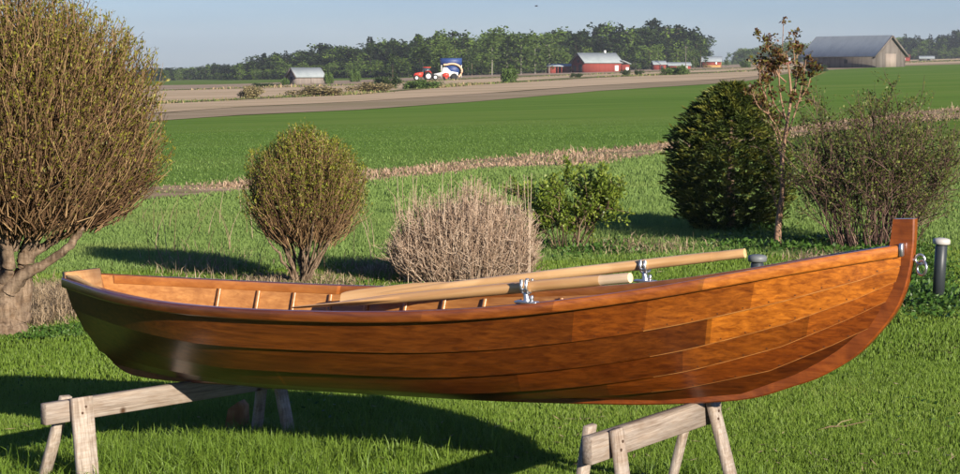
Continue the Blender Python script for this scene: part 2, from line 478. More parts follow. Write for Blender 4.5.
m_cropb = leaf_mat('crop_blades', [(0, (.080, .145, .030)), (.6, (.120, .200, .042)), (1, (.15, .23, .055))], .35, .6, .2)
mb = MB()
n = 110000
x, y = scatter(n, 38, 85, 1.0, .6)
keep = 66 + H / y * FPX - SL * FPX * x / y - SL * 0 < np.interp(x / y * FPX + 480, *zip(*D1t))
x, y = x[keep], y[keep]; n = len(x)
f = field_noise(x, y, .25, 5)
blades(mb, np.stack([x, y, gz(x)], 1), (.075 * (.6 + .6 * rng.random(n)) * np.clip((88 - y) / 45, .1, 1) * .8), .00045 * y * (.6 + .6 * rng.random(n)), .5, np.clip(.35 * rng.random(n) + .35 + .3 * f, 0, 1))
tag(mb.build('young_crop', m_cropb), kind='stuff')

# dry last-year grass on the ditch bank, and loose dry thatch round the garden edge
m_dry = leaf_mat('dry_grass', [(0, (.22, .145, .09)), (.5, (.40, .275, .18)), (.8, (.54, .40, .28)), (.83, (.09, .13, .03)), (1, (.13, .19, .05))], .25, .8, .1)
mb = MB()
n = 30000
px = -100 + rng.random(n) * 1160; t = rng.random(n) ** .9
yy = np.interp(px, *zip(*D1t)) * (1 - t) + np.interp(px, *zip(*D1b)) * t + rng.normal(size=n) * 1.3
P = np.array([G(a, b) for a, b in zip(px, yy)])
f = field_noise(P[:, 0], P[:, 1], .9, 6)
blades(mb, P, np.clip(.10 + .14 * f, .02, 1) * (.5 + 1.1 * rng.random(n) ** 2) * (1 - .4 * t), .022 * (.5 + rng.random(n)), .9, np.clip(.8 * rng.random(n) + .4 * (f > .2) * rng.random(n), 0, 1))
tag(mb.build('dry_ditch_grass', m_dry), kind='stuff')

m_vg = leaf_mat('verge_tufts', [(0, (.08, .12, .03)), (.55, (.15, .19, .05)), (.7, (.26, .20, .10)), (1, (.40, .30, .18))], .25, .8, .1)
mb = MB()
for BB, n, hh in ((B2, 8000, .42), (B3, 5000, .35)):
    px = -120 + rng.random(n) * 1190
    P = np.array([G(a, np.interp(a, *zip(*BB)) + rng.normal() * .35) for a in px])
    f = field_noise(P[:, 0], P[:, 1], .12, 9)
    blades(mb, P, np.clip(hh * (.6 + f * 1.4), .05, 1) * (.4 + .8 * rng.random(n)), P[:, 1] * .00055, .8, np.clip(.75 * rng.random(n) + .5 * f + .1, 0, 1))
tag(mb.build('verge_grass', m_vg), kind='stuff')
m_dead = leaf_mat('dead_thatch', [(0, (.17, .12, .07)), (.6, (.33, .245, .155)), (1, (.47, .37, .25))], .2, .8, .1)
mb = MB()
for cx, cy, sx, sy, n, hh in ((60, 305, 38, 12, 5200, .17), (30, 322, 22, 5, 1300, .12), (300, 283, 55, 6, 2000, .09), (380, 270, 40, 8, 1000, .09), (200, 268, 50, 16, 500, .16), (820, 262, 45, 8, 500, .12), (868, 290, 30, 14, 800, .12), (640, 250, 60, 6, 700, .14), (500, 282, 60, 6, 900, .12)):
    a = cx + rng.normal(size=n) * sx * .6; b = cy + rng.normal(size=n) * sy * .6
    P = np.array([G(i, min(max(j, 235), 335)) for i, j in zip(a, b)])
    blades(mb, P, hh * (.3 + .9 * rng.random(n)), .008 * (.5 + rng.random(n)), 1.2)
tag(mb.build('dead_grass_thatch', m_dead), kind='stuff')

# dry clippings, dead leaves and small clover patches on the lawn
mb = MB(); n = 5200
x, y = scatter(n, 9.2, 20, .5, 1.0)
f = field_noise(x, y, 2.2, 12) + .5 * field_noise(x, y, 6, 13)
ok = f > .22 - .6 * (rng.random(n) < .12); x, y = x[ok], y[ok]; n = len(x)
D = rng.normal(size=(n, 3)); D[:, 2] *= .18
leaves(mb, np.stack([x, y, gz(x) + .030 + .02 * rng.random(n)], 1), D, .03 + .05 * rng.random(n), .0045 + .004 * rng.random(n), rnd=rng.random(n), nrm=np.array([0, 0, 1.]) + rng.normal(size=(n, 3)) * .3)
tag(mb.build('lawn_litter', m_dead), kind='stuff')

# tall bleached stalks standing in the rough grass on the left
mb = MB()
n = 46
a = np.concatenate([140 + rng.random(26) * 110, 250 + rng.random(20) * 160]); b = 205 + rng.random(n) * 70
P0 = np.array([G(i, j) for i, j in zip(a, b)])
hgt = .25 + .45 * rng.random(n); ln = rng.normal(size=(n, 2)) * .18
K = np.linspace(0, 1, 5)
Pp = P0[:, None] + np.stack([ln[:, :1] * K ** 2, ln[:, 1:] * K ** 2, hgt[:, None] * K], -1)
tubes(mb, Pp, np.tile(.0055 * (1 - .7 * K), (n, 1)), 3)
tag(mb.build('dry_stalks', m_dead), kind='stuff')

# leafy ground weeds along the garden edge
m_weed = leaf_mat('weed_leaves', [(0, (.035, .085, .012)), (.6, (.07, .15, .022)), (1, (.12, .20, .04))], .3, .45, .35)
mb = MB()
def weeds(cx, cy, sx, sy, n, h, L):
    a = cx + rng.normal(size=n) * sx * .55; b = cy + rng.normal(size=n) * sy * .55
    P = np.array([G(i, min(max(j, 225), 345)) for i, j in zip(a, b)])
    f = field_noise(P[:, 0], P[:, 1], 5, 8)
    P[:, 2] += h * np.clip(.4 + .6 * f, .08, 1) * rng.random(n) ** .6
    D = rng.normal(size=(n, 3)); D[:, 2] = np.abs(D[:, 2]) * .7
    leaves(mb, P, D, L * (.5 + rng.random(n)), L * .6 * (.5 + rng.random(n)), nrm=np.array([0, 0, 1.]) + rng.normal(size=(n, 3)) * .5)
weeds(790, 248, 70, 7, 3200, .16, .05); weeds(935, 302, 35, 13, 2600, .15, .045); weeds(925, 275, 26, 22, 1700, .22, .04)
weeds(590, 252, 60, 7, 1500, .13, .045); weeds(75, 333, 36, 5, 1800, .07, .03); weeds(30, 338, 22, 3, 500, .05, .03)
weeds(745, 232, 40, 3, 900, .12, .05); weeds(470, 284, 70, 4, 900, .08, .035); weeds(865, 250, 60, 8, 1500, .15, .05)
n = 7000
x, y = scatter(n, 9.2, 20, .5, 1.0)
f = field_noise(x, y, 1.7, 15) + .6 * field_noise(x, y, 5, 16)
ok = f > .40; x, y = x[ok], y[ok]; n = len(x)
D = rng.normal(size=(n, 3)); D[:, 2] = np.abs(D[:, 2]) * .3
leaves(mb, np.stack([x, y, gz(x) + .022 + .025 * rng.random(n)], 1), D, .018 + .02 * rng.random(n), .014 + .01 * rng.random(n), nrm=np.array([0, 0, 1.]) + rng.normal(size=(n, 3)) * .4)
tag(mb.build('garden_weeds', m_weed), kind='stuff')

# ------------------------------------------------------------------ THE BOAT
TH = radians(30.52)
OX, OY = -2.134, 10.899
boat = thing('rowing_boat', 'varnished clinker-built wooden rowing boat resting across two trestles on the lawn', 'boat', (OX, OY, 0), -TH)
# local x runs from stern to bow, local -y towards the viewer's side; v below is positive on the near side
NOD = np.array([0, .2, .4, .6, .8, .93, 1.])
BV = np.array([.132, .483, .568, .495, .318, .15, .022]); ZV = np.array([.882, .85, .863, .921, 1.065, 1.191, 1.252])
def spl(vals, s):
    n = len(NOD); h = np.diff(NOD); A = np.zeros((n, n)); r = np.zeros(n); A[0, 0] = A[-1, -1] = 1
    for i in range(1, n - 1):
        A[i, i - 1] = h[i - 1]; A[i, i] = 2 * (h[i - 1] + h[i]); A[i, i + 1] = h[i]
        r[i] = 3 * ((vals[i + 1] - vals[i]) / h[i] - (vals[i] - vals[i - 1]) / h[i - 1])
    c = np.linalg.solve(A, r); s = np.asarray(s, float)
    k = np.clip(np.searchsorted(NOD, s, side='right') - 1, 0, n - 2); d = s - NOD[k]
    b = (vals[k + 1] - vals[k]) / h[k] - h[k] * (2 * c[k] + c[k + 1]) / 3; dd = (c[k + 1] - c[k]) / (3 * h[k])
    return vals[k] + b * d + c[k] * d * d + dd * d ** 3
BU = np.array([4.216, 4.402, 4.480, 4.524, 4.543, 4.545]); BW = np.array([.726, .889, 1.009, 1.097, 1.165, 1.25])
SU = np.array([.335, .275, .195, .115, .05, 0.]); NST = 90
GFM = np.array([0, .17, .34, .54, .75, 1.])
GFS = np.array([0, .22, .42, .62, .80, 1.])
FMD = [0, .23, .455, .665, .852, 1.]; FAF = [0, .27, .52, .745, .925, 1.]; FST = [0, .36, .60, .78, .91, 1.]; FBW = [0, .2, .4, .6, .8, 1.]
SS = np.linspace(0, 1, NST)
def edge_lines():
    b = spl(BV, SS); zs = spl(ZV, SS)
    zk = np.interp(SS, [0, .1, .25, .4, .55, .7, .8, .9, 1], [.425, .405, .405, .425, .443, .478, .505, .565, BW[0]])
    out = []
    for j in range(6):
        w_ = np.clip(1 - SS / .25, 0, 1)
        t = (GFM[j] * (1 - w_) + GFS[j] * w_) * pi / 2
        F = np.interp(SS, [0, .28, .55, 1], [FST[j], FAF[j], FMD[j], FBW[j]]); Gm = 1 - np.cos(t)
        bl = np.clip((SS - .5) / .5, 0, 1) ** 1.5
        v = .018 + (b - .018) * F
        Gs = (BW[j] - BW[0]) / (BW[5] - BW[0])
        w = zk + (zs - zk) * (Gm * (1 - bl) + Gs * bl)
        out.append(np.stack([SU[j] + SS * (BU[j] - SU[j]), v, w], 1))
    return out
EDG = edge_lines()
def loc(P, side):           # (u,v,w) -> boat local xyz
    P = np.asarray(P, float)
    return np.stack([P[..., 0], -side * P[..., 1], P[..., 2]], -1)
def grid_q(m, n, flip=False):
    i, j = np.meshgrid(np.arange(m - 1), np.arange(n - 1), indexing='ij')
    a = i * n + j
    Q = np.stack([a, a + 1, a + n + 1, a + n], -1).reshape(-1, 4)
    return Q[:, ::-1] if flip else Q
VD, VL = (.140, .034, .004), (.325, .097, .010)
FIG = (.42, .30, .20)
BOARD_SHADE = {4: [(0, (.48, .46, .55)), (.62, (.58, .55, .62)), (1.95, (.54, .50, .56)), (2.98, (.90, .82, .72)), (3.30, (1.2, 1.2, 1.1)), (3.72, (1.85, 2.0, 1.75))],  # scarfed board tints, with sunlit bow and shaded aft and lower strakes painted in
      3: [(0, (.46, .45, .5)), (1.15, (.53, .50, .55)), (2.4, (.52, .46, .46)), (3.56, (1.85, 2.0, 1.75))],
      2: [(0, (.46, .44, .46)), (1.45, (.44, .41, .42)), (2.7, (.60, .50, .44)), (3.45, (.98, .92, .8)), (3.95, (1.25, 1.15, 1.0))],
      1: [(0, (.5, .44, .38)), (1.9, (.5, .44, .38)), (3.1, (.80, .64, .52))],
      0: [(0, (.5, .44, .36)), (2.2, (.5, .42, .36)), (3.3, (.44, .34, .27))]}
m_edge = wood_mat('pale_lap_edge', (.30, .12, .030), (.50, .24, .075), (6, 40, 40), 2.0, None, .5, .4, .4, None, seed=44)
m_strake = [wood_mat('varnished_strake', VD, VL, (1.6, 55, 55), 1.9, BOARD_SHADE[j], .6, .36, .5, FIG, seed=3.1 * j + 1) for j in range(5)]
m_inside = wood_mat('varnished_inside', (.32, .130, .036), (.50, .235, .070), (2.2, 30, 30), 2.5, None, .35, .4, .4, (.7, .6, .5), seed=5)
m_transom = wood_mat('varnished_transom', (.42, .22, .09), (.58, .34, .15), (30, 3, 30), 2.5, None, .2, .5, .3, None, seed=6)
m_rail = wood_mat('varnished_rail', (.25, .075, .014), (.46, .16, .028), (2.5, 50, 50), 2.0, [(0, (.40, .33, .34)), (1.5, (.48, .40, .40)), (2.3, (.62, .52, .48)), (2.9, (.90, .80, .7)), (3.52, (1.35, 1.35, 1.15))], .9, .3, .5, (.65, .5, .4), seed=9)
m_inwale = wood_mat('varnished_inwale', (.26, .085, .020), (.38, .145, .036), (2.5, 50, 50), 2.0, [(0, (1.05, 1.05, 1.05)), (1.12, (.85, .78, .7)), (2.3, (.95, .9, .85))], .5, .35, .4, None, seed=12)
m_stem = wood_mat('varnished_stem', (.15, .034, .007), (.33, .082, .012), (9, 30, 6), 2.5, None, .8, .35, .5, (.55, .4, .3), seed=20)
m_keel = wood_mat('keel_timber', (.13, .04, .010), (.24, .08, .016), (2.5, 40, 40), 2.0, None, .6, .4, .5, None, seed=23)
m_pale = wood_mat('pale_timber', (.50, .30, .13), (.68, .45, .22), (3, 50, 50), 2.0, None, 0, .75, .2, None, seed=30)
m_ribw = wood_mat('rib_timber', (.30, .125, .036), (.44, .205, .065), (3, 50, 50), 2.0, None, .3, .4, .4, None, seed=31)
m_copper = plain_mat('copper_rivet', (.10, .05, .03), .5, .4)

T_PL = .017
def strake(j, side):
    lo, hi = EDG[j], EDG[j + 1]
    # outward normal in the section plane
    d = hi - lo; n = np.stack([np.zeros(NST), d[:, 2], -d[:, 1]], 1); n = unit(n)
    sg = np.array([0, .022, .25, .5, .75, 1.])
    lap = .018
    e = unit(d)
    lo2 = lo - e * lap * (j > 0) * np.clip((1 - SS) * 30, .0, 1)[:, None] * 1.0
    taper = np.clip((1 - SS) * 20, .3, 1)[:, None]
    off = (T_PL * np.interp(SS, [0, .45, .75, 1], [.62, .66, 1, 1]))[:, None] * taper
    o_lo = lo2 + n * (off * (1.0 if j > 0 else .3)); o_hi = hi + n * .0
    bulge = .006 * np.sin(pi * sg) * np.clip(1 - 2 * abs(SS[:, None] - .45), .2, 1)
    outer = o_lo[:, None] * (1 - sg[None, :, None]) + o_hi[:, None] * sg[None, :, None] + n[:, None] * bulge[..., None]
    inner = outer - n[:, None] * (T_PL * np.clip((1 - SS) * 20, .3, 1)[:, None, None])
    inner[..., 1] = np.maximum(inner[..., 1], .003)
    f = side < 0
    mo, mi = MB(), MB()
    mo.add(loc(outer, side).reshape(-1, 3), grid_q(NST, 6, not f))
    # lower edge and upper edge faces
    for a, b, fl in ((outer[:, 0], inner[:, 0], f), (outer[:, -1], inner[:, -1], not f)):
        mo.add(np.stack([loc(a, side), loc(b, side)], 1).reshape(-1, 3), grid_q(NST, 2, fl))
    # copper rivets along the lap, a few millimetres across
    mi.add(loc(inner, side).reshape(-1, 3), grid_q(NST, 6, f))
    return mo, mi, outer, n
def rivet_discs(mb, outer, n, side):
    for s0 in np.arange(.02, .985, .024):
        k = s0 * (NST - 1); i = int(k); fr = k - i
        row = outer[i] * (1 - fr) + outer[min(i + 1, NST - 1)] * fr
        L = np.linalg.norm(row[-1] - row[0])
        p = row[0] + (row[-1] - row[0]) * (.014 / L) + n[i] * .0018
        e1 = unit(outer[min(i + 1, NST - 1), 0] - outer[max(i - 1, 0), 0]); e2 = np.cross(n[i], e1)
        a = np.arange(6) / 6 * 2 * pi
        ring = p + .0036 * (np.cos(a)[:, None] * e1 + np.sin(a)[:, None] * e2)
        V = loc(np.vstack([ring, p + n[i] * .001]), side)
        mb.add(V, T=[[6, q, (q + 1) % 6] for q in range(6)])
for side in (1, -1):
    for j in range(5):
        mo, mi, outer, nn = strake(j, side)
        if j > 0: rivet_discs(mo, outer, nn, side)
        so = mo.build('strake', m_strake[j], boat, smooth=True)
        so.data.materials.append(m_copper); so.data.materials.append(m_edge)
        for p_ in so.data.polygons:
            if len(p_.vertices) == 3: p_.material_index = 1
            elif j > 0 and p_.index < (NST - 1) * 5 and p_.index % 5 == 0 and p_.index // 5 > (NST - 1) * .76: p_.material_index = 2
        mi.build('inner_face', m_inside, so, smooth=True)

def sweep(name, side, dv, w_c, wid, hgt, mat, s0=0.0, s1=1.0, rounding=.35):
    """a rail following the sheer: dv lateral offset (outward +), w_c vertical offset of its centre"""
    s = np.linspace(s0, s1, 80)
    c = np.stack([s * BU[5], spl(BV, s), spl(ZV, s)], 1)
    nar = np.interp(s, [0, .10, 1], [.45, 1, 1]) if dv > 0 else np.ones(len(s))
    t = np.gradient(c, axis=0); t[:, 2] = 0; t = unit(t)
    nrm = np.stack([-t[:, 1], t[:, 0], np.zeros(len(s))], 1)
    r = min(wid, hgt) * rounding
    prof = []
    for cx, cy, a0 in ((wid / 2 - r, hgt / 2 - r, 0), (-wid / 2 + r, hgt / 2 - r, 90), (-wid / 2 + r, -hgt / 2 + r, 180), (wid / 2 - r, -hgt / 2 + r, 270)):
        for a in (0, 30, 60, 90):
            prof.append((cx + r * cos(radians(a0 + a)), cy + r * sin(radians(a0 + a))))
    prof = np.array(prof); m = len(prof)
    V = c[:, None] + nrm[:, None] * ((dv + prof[None, :, :1]) * nar[:, None, None]) + np.array([0, 0, 1.]) * (w_c + prof[None, :, 1:])
    V[..., 1] = np.maximum(V[..., 1], .002) if dv < 0 else V[..., 1]
    mb = MB(); n = len(s)
    Q = [[i * m + k, i * m + (k + 1) % m, (i + 1) * m + (k + 1) % m, (i + 1) * m + k] for i in range(n - 1) for k in range(m)]
    Q = np.array(Q); Q = Q[:, ::-1] if side > 0 else Q
    mb.add(loc(V, side).reshape(-1, 3), Q)
    for i0 in (0, n - 1):
        ring = loc(V[i0], side)
        mb.add(np.vstack([ring, ring.mean(0)]), T=[[m, k, (k + 1) % m] for k in range(m)])
    return mb.build(name, mat, boat, smooth=True)
for side in (1, -1):
    sweep('gunwale', side, .016, -.020, .030, .052, m_rail, 0.0, 1.0)
    sweep('inwale', side, -.016, -.019, .020, .046, m_inwale, .02, .985, .2)

# stem, keel and stern post: one profile, cut in parts
KO = np.array([(.225, .435), (.36, .380), (.65, .368), (1.06, .380), (1.79, .402), (2.48, .421), (3.12, .456), (3.42, .480), (3.71, .516), (3.90, .553), (4.07, .616)])
KI = np.array([(.30, .475), (.45, .445), (.68, .44), (1.06, .44), (1.79, .46), (2.48, .475), (3.12, .515), (3.42, .54), (3.71, .585), (3.88, .635), (4.02, .70)])
SO = np.array([(4.07, .616), (4.187, .664), (4.348, .767), (4.452, .876), (4.520, .967), (4.556, 1.048), (4.582, 1.147), (4.596, 1.256), (4.598, 1.366)])
SI = np.array([(4.02, .70), (4.10, .745), (4.23, .845), (4.35, .96), (4.41, 1.03), (4.45, 1.10), (4.48, 1.19), (4.495, 1.27), (4.506, 1.362)])
def refine(P, k=5):
    t = np.linspace(0, len(P) - 1, (len(P) - 1) * k + 1)
    i = np.clip(t.astype(int), 0, len(P) - 2); f = (t - i)[:, None]
    p0 = P[np.clip(i - 1, 0, None)]; p1 = P[i]; p2 = P[i + 1]; p3 = P[np.clip(i + 2, None, len(P) - 1)]
    return .5 * ((2 * p1) + (p2 - p0) * f + (2 * p0 - 5 * p1 + 4 * p2 - p3) * f ** 2 + (3 * p1 - p0 - 3 * p2 + p3) * f ** 3)
def backbone(name, O, I, half, mat):
    O, I = refine(O), refine(I); n = len(O); bv = .006
    d = unit(O - I)
    half = np.interp(np.linspace(0, 1, n), np.linspace(0, 1, len(half)), half)
    ring = np.stack([np.c_[I, half], np.c_[O - d * bv, half], np.c_[O, half - bv], np.c_[O, -half + bv], np.c_[O - d * bv, -half], np.c_[I, -half]], 1)  # (u,w,v)
    V = ring[..., [0, 2, 1]]
    V = np.stack([V[..., 0], -V[..., 1], V[..., 2]], -1)
    m = 6; mb = MB()
    for k in range(m):          # separate strips keep the arrises crisp
        a, b = V[:, k], V[:, (k + 1) % m]
        mb.add(np.stack([a, b], 1).reshape(-1, 3), grid_q(n, 2, True))
    for e, fl in ((0, False), (n - 1, True)):
        r = V[e]; c = r.mean(0)
        mb.add(np.vstack([r, c]), T=[[m, (k + 1) % m, k] if fl else [m, k, (k + 1) % m] for k in range(m)])
    return mb.build(name, mat, boat, smooth=True)
backbone('keel', KO, KI, [.022, .022], m_stem)
stem = backbone('stem', SO, SI, [.022, .022, .023, .024], m_stem)
# transom: raked board closing the stern
def transom():
    mb = MB()
    pts = [EDG[j][0] for j in range(6)]
    pts = [np.array([p[0], p[1] + .004, p[2]]) for p in pts]
    pts.append(np.array([-.006, .130, .916]))
    R_ = [loc(p, 1) for p in pts] + [loc(p, -1) for p in pts[::-1]]
    R_ = np.array(R_); n = len(R_)
    A = R_ + [-.004, 0, 0]; B = R_ + [.028, 0, 0]
    c0, c1 = A.mean(0), B.mean(0)
    V = np.vstack([A, B, c0, c1])
    Q = [[k, (k + 1) % n, n + (k + 1) % n, n + k] for k in range(n)]
    T = [[2 * n, (k + 1) % n, k] for k in range(n)] + [[2 * n + 1, n + k, n + (k + 1) % n] for k in range(n)]
    mb.add(V, Q, T)
    return mb.build('transom', m_transom, boat)
transom()
def hull_in(u, g):
    """inner surface point at distance u from the stern and girth g (0 keel .. 5 sheer), near side"""
    j = min(int(g), 4); f = g - j
    out = []
    for e in (EDG[j], EDG[j + 1]):
        out.append(np.array([u, np.interp(u, e[:, 0], e[:, 1]), np.interp(u, e[:, 0], e[:, 2])]))
    return out[0] * (1 - f) + out[1] * f
for u in (.64, .85, 1.05, 1.26, 1.48, 1.72, 1.955, 2.2, 2.43, 2.66, 2.90, 3.13, 3.36, 3.6, 3.84):
    for side in (1, -1):
        gs = np.linspace(.25, 4.72, 16)
        c = np.array([hull_in(u, g) for g in gs])
        t = np.gradient(c, axis=0); n = unit(np.stack([np.zeros(len(c)), -t[:, 2], t[:, 1]], 1))
        a = c + n * .008; b = c + n * .021
        w = .011
        ring = np.stack([a + [-w, 0, 0], b + [-w, 0, 0], b + [w, 0, 0], a + [w, 0, 0]], 1)
        mb = MB()
        Q = [[i * 4 + k, i * 4 + (k + 1) % 4, (i + 1) * 4 + (k + 1) % 4, (i + 1) * 4 + k] for i in range(15) for k in range(4)]
        mb.add(loc(ring, side).reshape(-1, 3), Q)
        mb.add(loc(ring[-1], side), [[0, 1, 2, 3]])
        mb.build('rib', m_ribw, boat)
# thwarts, stern seat and bottom boards, low inside the hull
for u0, u1, w in ((1.60, 1.82, .66), (2.52, 2.74, .68)):
    mb = MB(); hw = []
    for u in (u0, u1):
        pr = np.array([hull_in(u, g) for g in np.linspace(0, 5, 40)]); hw.append(np.interp(w, pr[:, 2], pr[:, 1]) - .022)
    V = [[u0, -hw[0], w - .011], [u1, -hw[1], w - .011], [u1, hw[1], w - .011], [u0, hw[0], w - .011]]
    V += [[p[0], p[1] * 1.02, w + .011] for p in V]
    mb.add(V, [[3, 2, 1, 0], [4, 5, 6, 7], [0, 1, 5, 4], [1, 2, 6, 5], [2, 3, 7, 6], [3, 0, 4, 7]])
    mb.build('thwart', m_inside, boat)
for k in (-1, 0, 1):
    mb = MB(); box(mb, (1.85, k * .075, .545), (1.9, .066, .012), bev=.003)
    mb.build('bottom_board', m_inside, boat)
# pale quarter knee joining transom and near gunwale
for side in (1,):
    mb = MB()
    e = EDG[5]; us = np.linspace(.035, .42, 9)
    outer_ = np.array([[u, np.interp(u, e[:, 0], e[:, 1]) - .004, np.interp(u, e[:, 0], e[:, 2]) + .026 - .024 * (u / .42) ** 2] for u in us])
    inn = outer_.copy(); inn[:, 1] -= np.interp(us, [.03, .12, .42], [.085, .055, .012]); inn[:, 2] -= .012
    ring = np.stack([outer_, inn, inn - [0, 0, .024], outer_ - [0, 0, .024]], 1)
    Q = [[i * 4 + k, i * 4 + (k + 1) % 4, (i + 1) * 4 + (k + 1) % 4, (i + 1) * 4 + k] for i in range(8) for k in range(4)]
    mb.add(loc(ring, side).reshape(-1, 3), Q)
    mb.add(loc(ring[0], side), [[0, 1, 2, 3]]); mb.add(loc(ring[-1], side), [[0, 1, 2, 3]])
    mb.build('quarter_knee', m_pale, boat)
# metal strap where each gunwale meets the stem
m_steel = plain_mat('galvanised_steel', (.55, .56, .58), .32, .9, .5, .12, 40)
for side in (1, -1):
    mb = MB()
    box(mb, (4.553, -side * .046, 1.236), (.016, .030, .056), bev=.003)
    mb.build('stem_strap', m_steel, boat)
# mooring eye and ring on the stem
def torus(mb, c, R_, r, ax1, ax2, n=28, m=8):
    a = np.arange(n) / n * 2 * pi; b = np.arange(m) / m * 2 * pi
    ax1, ax2 = np.asarray(ax1, float), np.asarray(ax2, float); ax3 = np.cross(ax1, ax2)
    dirs = np.cos(a)[:, None] * ax1 + np.sin(a)[:, None] * ax2
    V = np.asarray(c) + dirs[:, None] * (R_ + r * np.cos(b)[None, :, None]) + ax3 * (r * np.sin(b)[None, :, None])
    Q = [[i * m + k, ((i + 1) % n) * m + k, ((i + 1) % n) * m + (k + 1) % m, i * m + (k + 1) % m] for i in range(n) for k in range(m)]
    mb.add(V.reshape(-1, 3), Q); return mb
mb = MB()
torus(mb, (4.618, 0, 1.195), .020, .0055, (1, 0, 0), (0, 0, 1))
tubes(mb, np.array([[[4.54, 0, 1.19], [4.60, 0, 1.192]]]), np.full((1, 2), .007), 8)
eye = mb.build('mooring_eye', m_steel, stem, smooth=True)
mb = MB()
torus(mb, (4.630, -.012, 1.160), .031, .0055, unit(np.array([.82, -.57, 0])), (0.05, 0.0, 1))
mb.build('mooring_ring', m_steel, stem, smooth=True)

def boat_w(u, v, w):
    return np.array([OX + u * cos(TH) - v * sin(TH), OY - u * sin(TH) - v * cos(TH), w])

# ---- rowlocks with their plates and horns
def rowlock(u, v, side, label, yaw, grp='rowlocks on the boat'):
    w = float(spl(ZV, np.array([u / BU[5]]))[0]) + .0065
    p = boat_w(u, v, w)
    r = thing('rowlock', label, 'rowlock', p, -TH + yaw, grp)
    mb = MB(); box(mb, (0, 0, .005), (.110, .036, .010), bev=.002); mb.build('base_plate', m_steel, r)
    mb = MB(); tubes(mb, np.array([[[0, 0, .006], [.0, 0, .02], [-.004, 0, .036], [-.010, 0, .05]]]), np.array([[.018, .015, .013, .012]]), 10)
    box(mb, (.026, 0, .022), (.012, .016, .030), bev=.003); box(mb, (.018, 0, .016), (.02, .012, .012), bev=.003)
    mb.build('socket', m_steel, r, smooth=False)
    mb = MB(); a = np.radians(np.linspace(-218, 38, 20))
    c = np.stack([np.full(20, -.012), .030 * np.cos(a), .078 + .030 * np.sin(a)], 1)
    c[0] += [0, -.003, .010]; c[-1] += [0, .003, .010]
    tubes(mb, c[None], np.full((1, 20), .0085) * np.r_[1.1, np.ones(18), 1.1], 8, cap=True)
    c2 = c + [.024, 0, 0]
    tubes(mb, c2[None], np.full((1, 20), .0075), 8, cap=True)
    for k in (5, 10, 14): tubes(mb, np.stack([c[k], c2[k]])[None], np.full((1, 2), .006), 6)
    mb.build('fork', m_steel, r, smooth=True)
    return r
rowlock(3.135, -.427, -1, 'silver rowlock on the far gunwale under the longer oar', 0.0)
rowlock(2.985, .455, 1, 'silver rowlock on the near gunwale holding the pale-gripped oar', 0.0)

# ---- oars
m_oar = wood_mat('oar_timber', (.66, .385, .165), (.80, .53, .265), (1.6, 45, 45), 1.2, None, .3, .38, .4, None, seed=41)
m_oar2 = wood_mat('oar_timber_red', (.58, .30, .115), (.72, .43, .19), (1.6, 45, 45), 1.2, None, .3, .38, .4, None, seed=47)
m_grip = wood_mat('bare_grip_timber', (.68, .47, .29), (.80, .60, .40), (2, 50, 50), 2.0, None, 0, .6, .3, None, seed=43)
def oar(tip, mid, hand, label, mshaft, grip_len, grip_mat, roll):
    p0, p1 = boat_w(*tip), boat_w(*hand)
    d = p1 - p0; L = np.linalg.norm(d); d = d / L
    o = bpy.data.objects.new('oar', None); COL.objects.link(o)
    s = unit(np.cross(np.array([0, 0, 1.]), d)); up = np.cross(d, s)
    s, up = s * cos(roll) + up * sin(roll), up * cos(roll) - s * sin(roll)
    from mathutils import Matrix
    M = Matrix(((d[0], s[0], up[0], p0[0]), (d[1], s[1], up[1], p0[1]), (d[2], s[2], up[2], p0[2]), (0, 0, 0, 1)))
    o.matrix_world = M; o.empty_display_size = .2
    tag(o, label, 'oar', 'oars lying in the boat')
    bl = .58
    # shaft: round, thicker at the loom
    x = np.linspace(bl * .3, L - grip_len, 30)
    r = np.interp(x, [bl * .3, bl * .6, bl, L * .6, L - grip_len - .1, L - grip_len], [.004, .014, .022, .026, .025, .0235])
    mb = MB(); tubes(mb, np.stack([x, 0 * x, 0 * x], 1)[None], r[None], 16, cap=True)
    mb.build('shaft', mshaft, o, smooth=True)
    x = np.linspace(L - grip_len, L, 12)
    r = np.interp(np.linspace(0, 1, 12), [0, .12, .85, 1], [.0232, .0222, .0228, .0220])
    mb = MB(); tubes(mb, np.stack([x, 0 * x, 0 * x], 1)[None], r[None], 16, cap=True)
    mb.build('grip', grip_mat, o, smooth=True)
    # blade: tapering board with a raised spine
    x = np.linspace(0, bl + .12, 26)
    hw = np.interp(x, [0, .02, .10, .42, .56, .64, bl + .12], [.030, .036, .041, .042, .033, .025, .020])
    th = np.interp(x, [0, .3, bl + .12], [.004, .007, .016])
    k = np.linspace(0, 2 * pi, 17)[:-1]
    V = np.stack([np.broadcast_to(x[:, None], (26, 16)), hw[:, None] * np.sign(np.cos(k)) * np.abs(np.cos(k)) ** .7, th[:, None] * np.sin(k)], -1)
    mb = MB(); Q = [[i * 16 + j, i * 16 + (j + 1) % 16, (i + 1) * 16 + (j + 1) % 16, (i + 1) * 16 + j] for i in range(25) for j in range(16)]
    mb.add(V.reshape(-1, 3), np.array(Q)); mb.add(np.vstack([V[0], V[0].mean(0)]), T=[[16, j, (j + 1) % 16] for j in range(16)])
    mb.build('blade', mshaft, o, smooth=True)
    return o
ROLLA = 62
oar((1.44, -.35, .812), None, (3.634, -.45, 1.140), 'longer pale oar reaching to the far rowlock, its handle end highest', m_oar, .16, m_oar, radians(ROLLA))
oar((1.62, .30, .842), None, (3.51, .49, 1.103), 'nearer oar with a bare whitish grip, in the near rowlock', m_oar2, .15, m_grip, radians(-8))

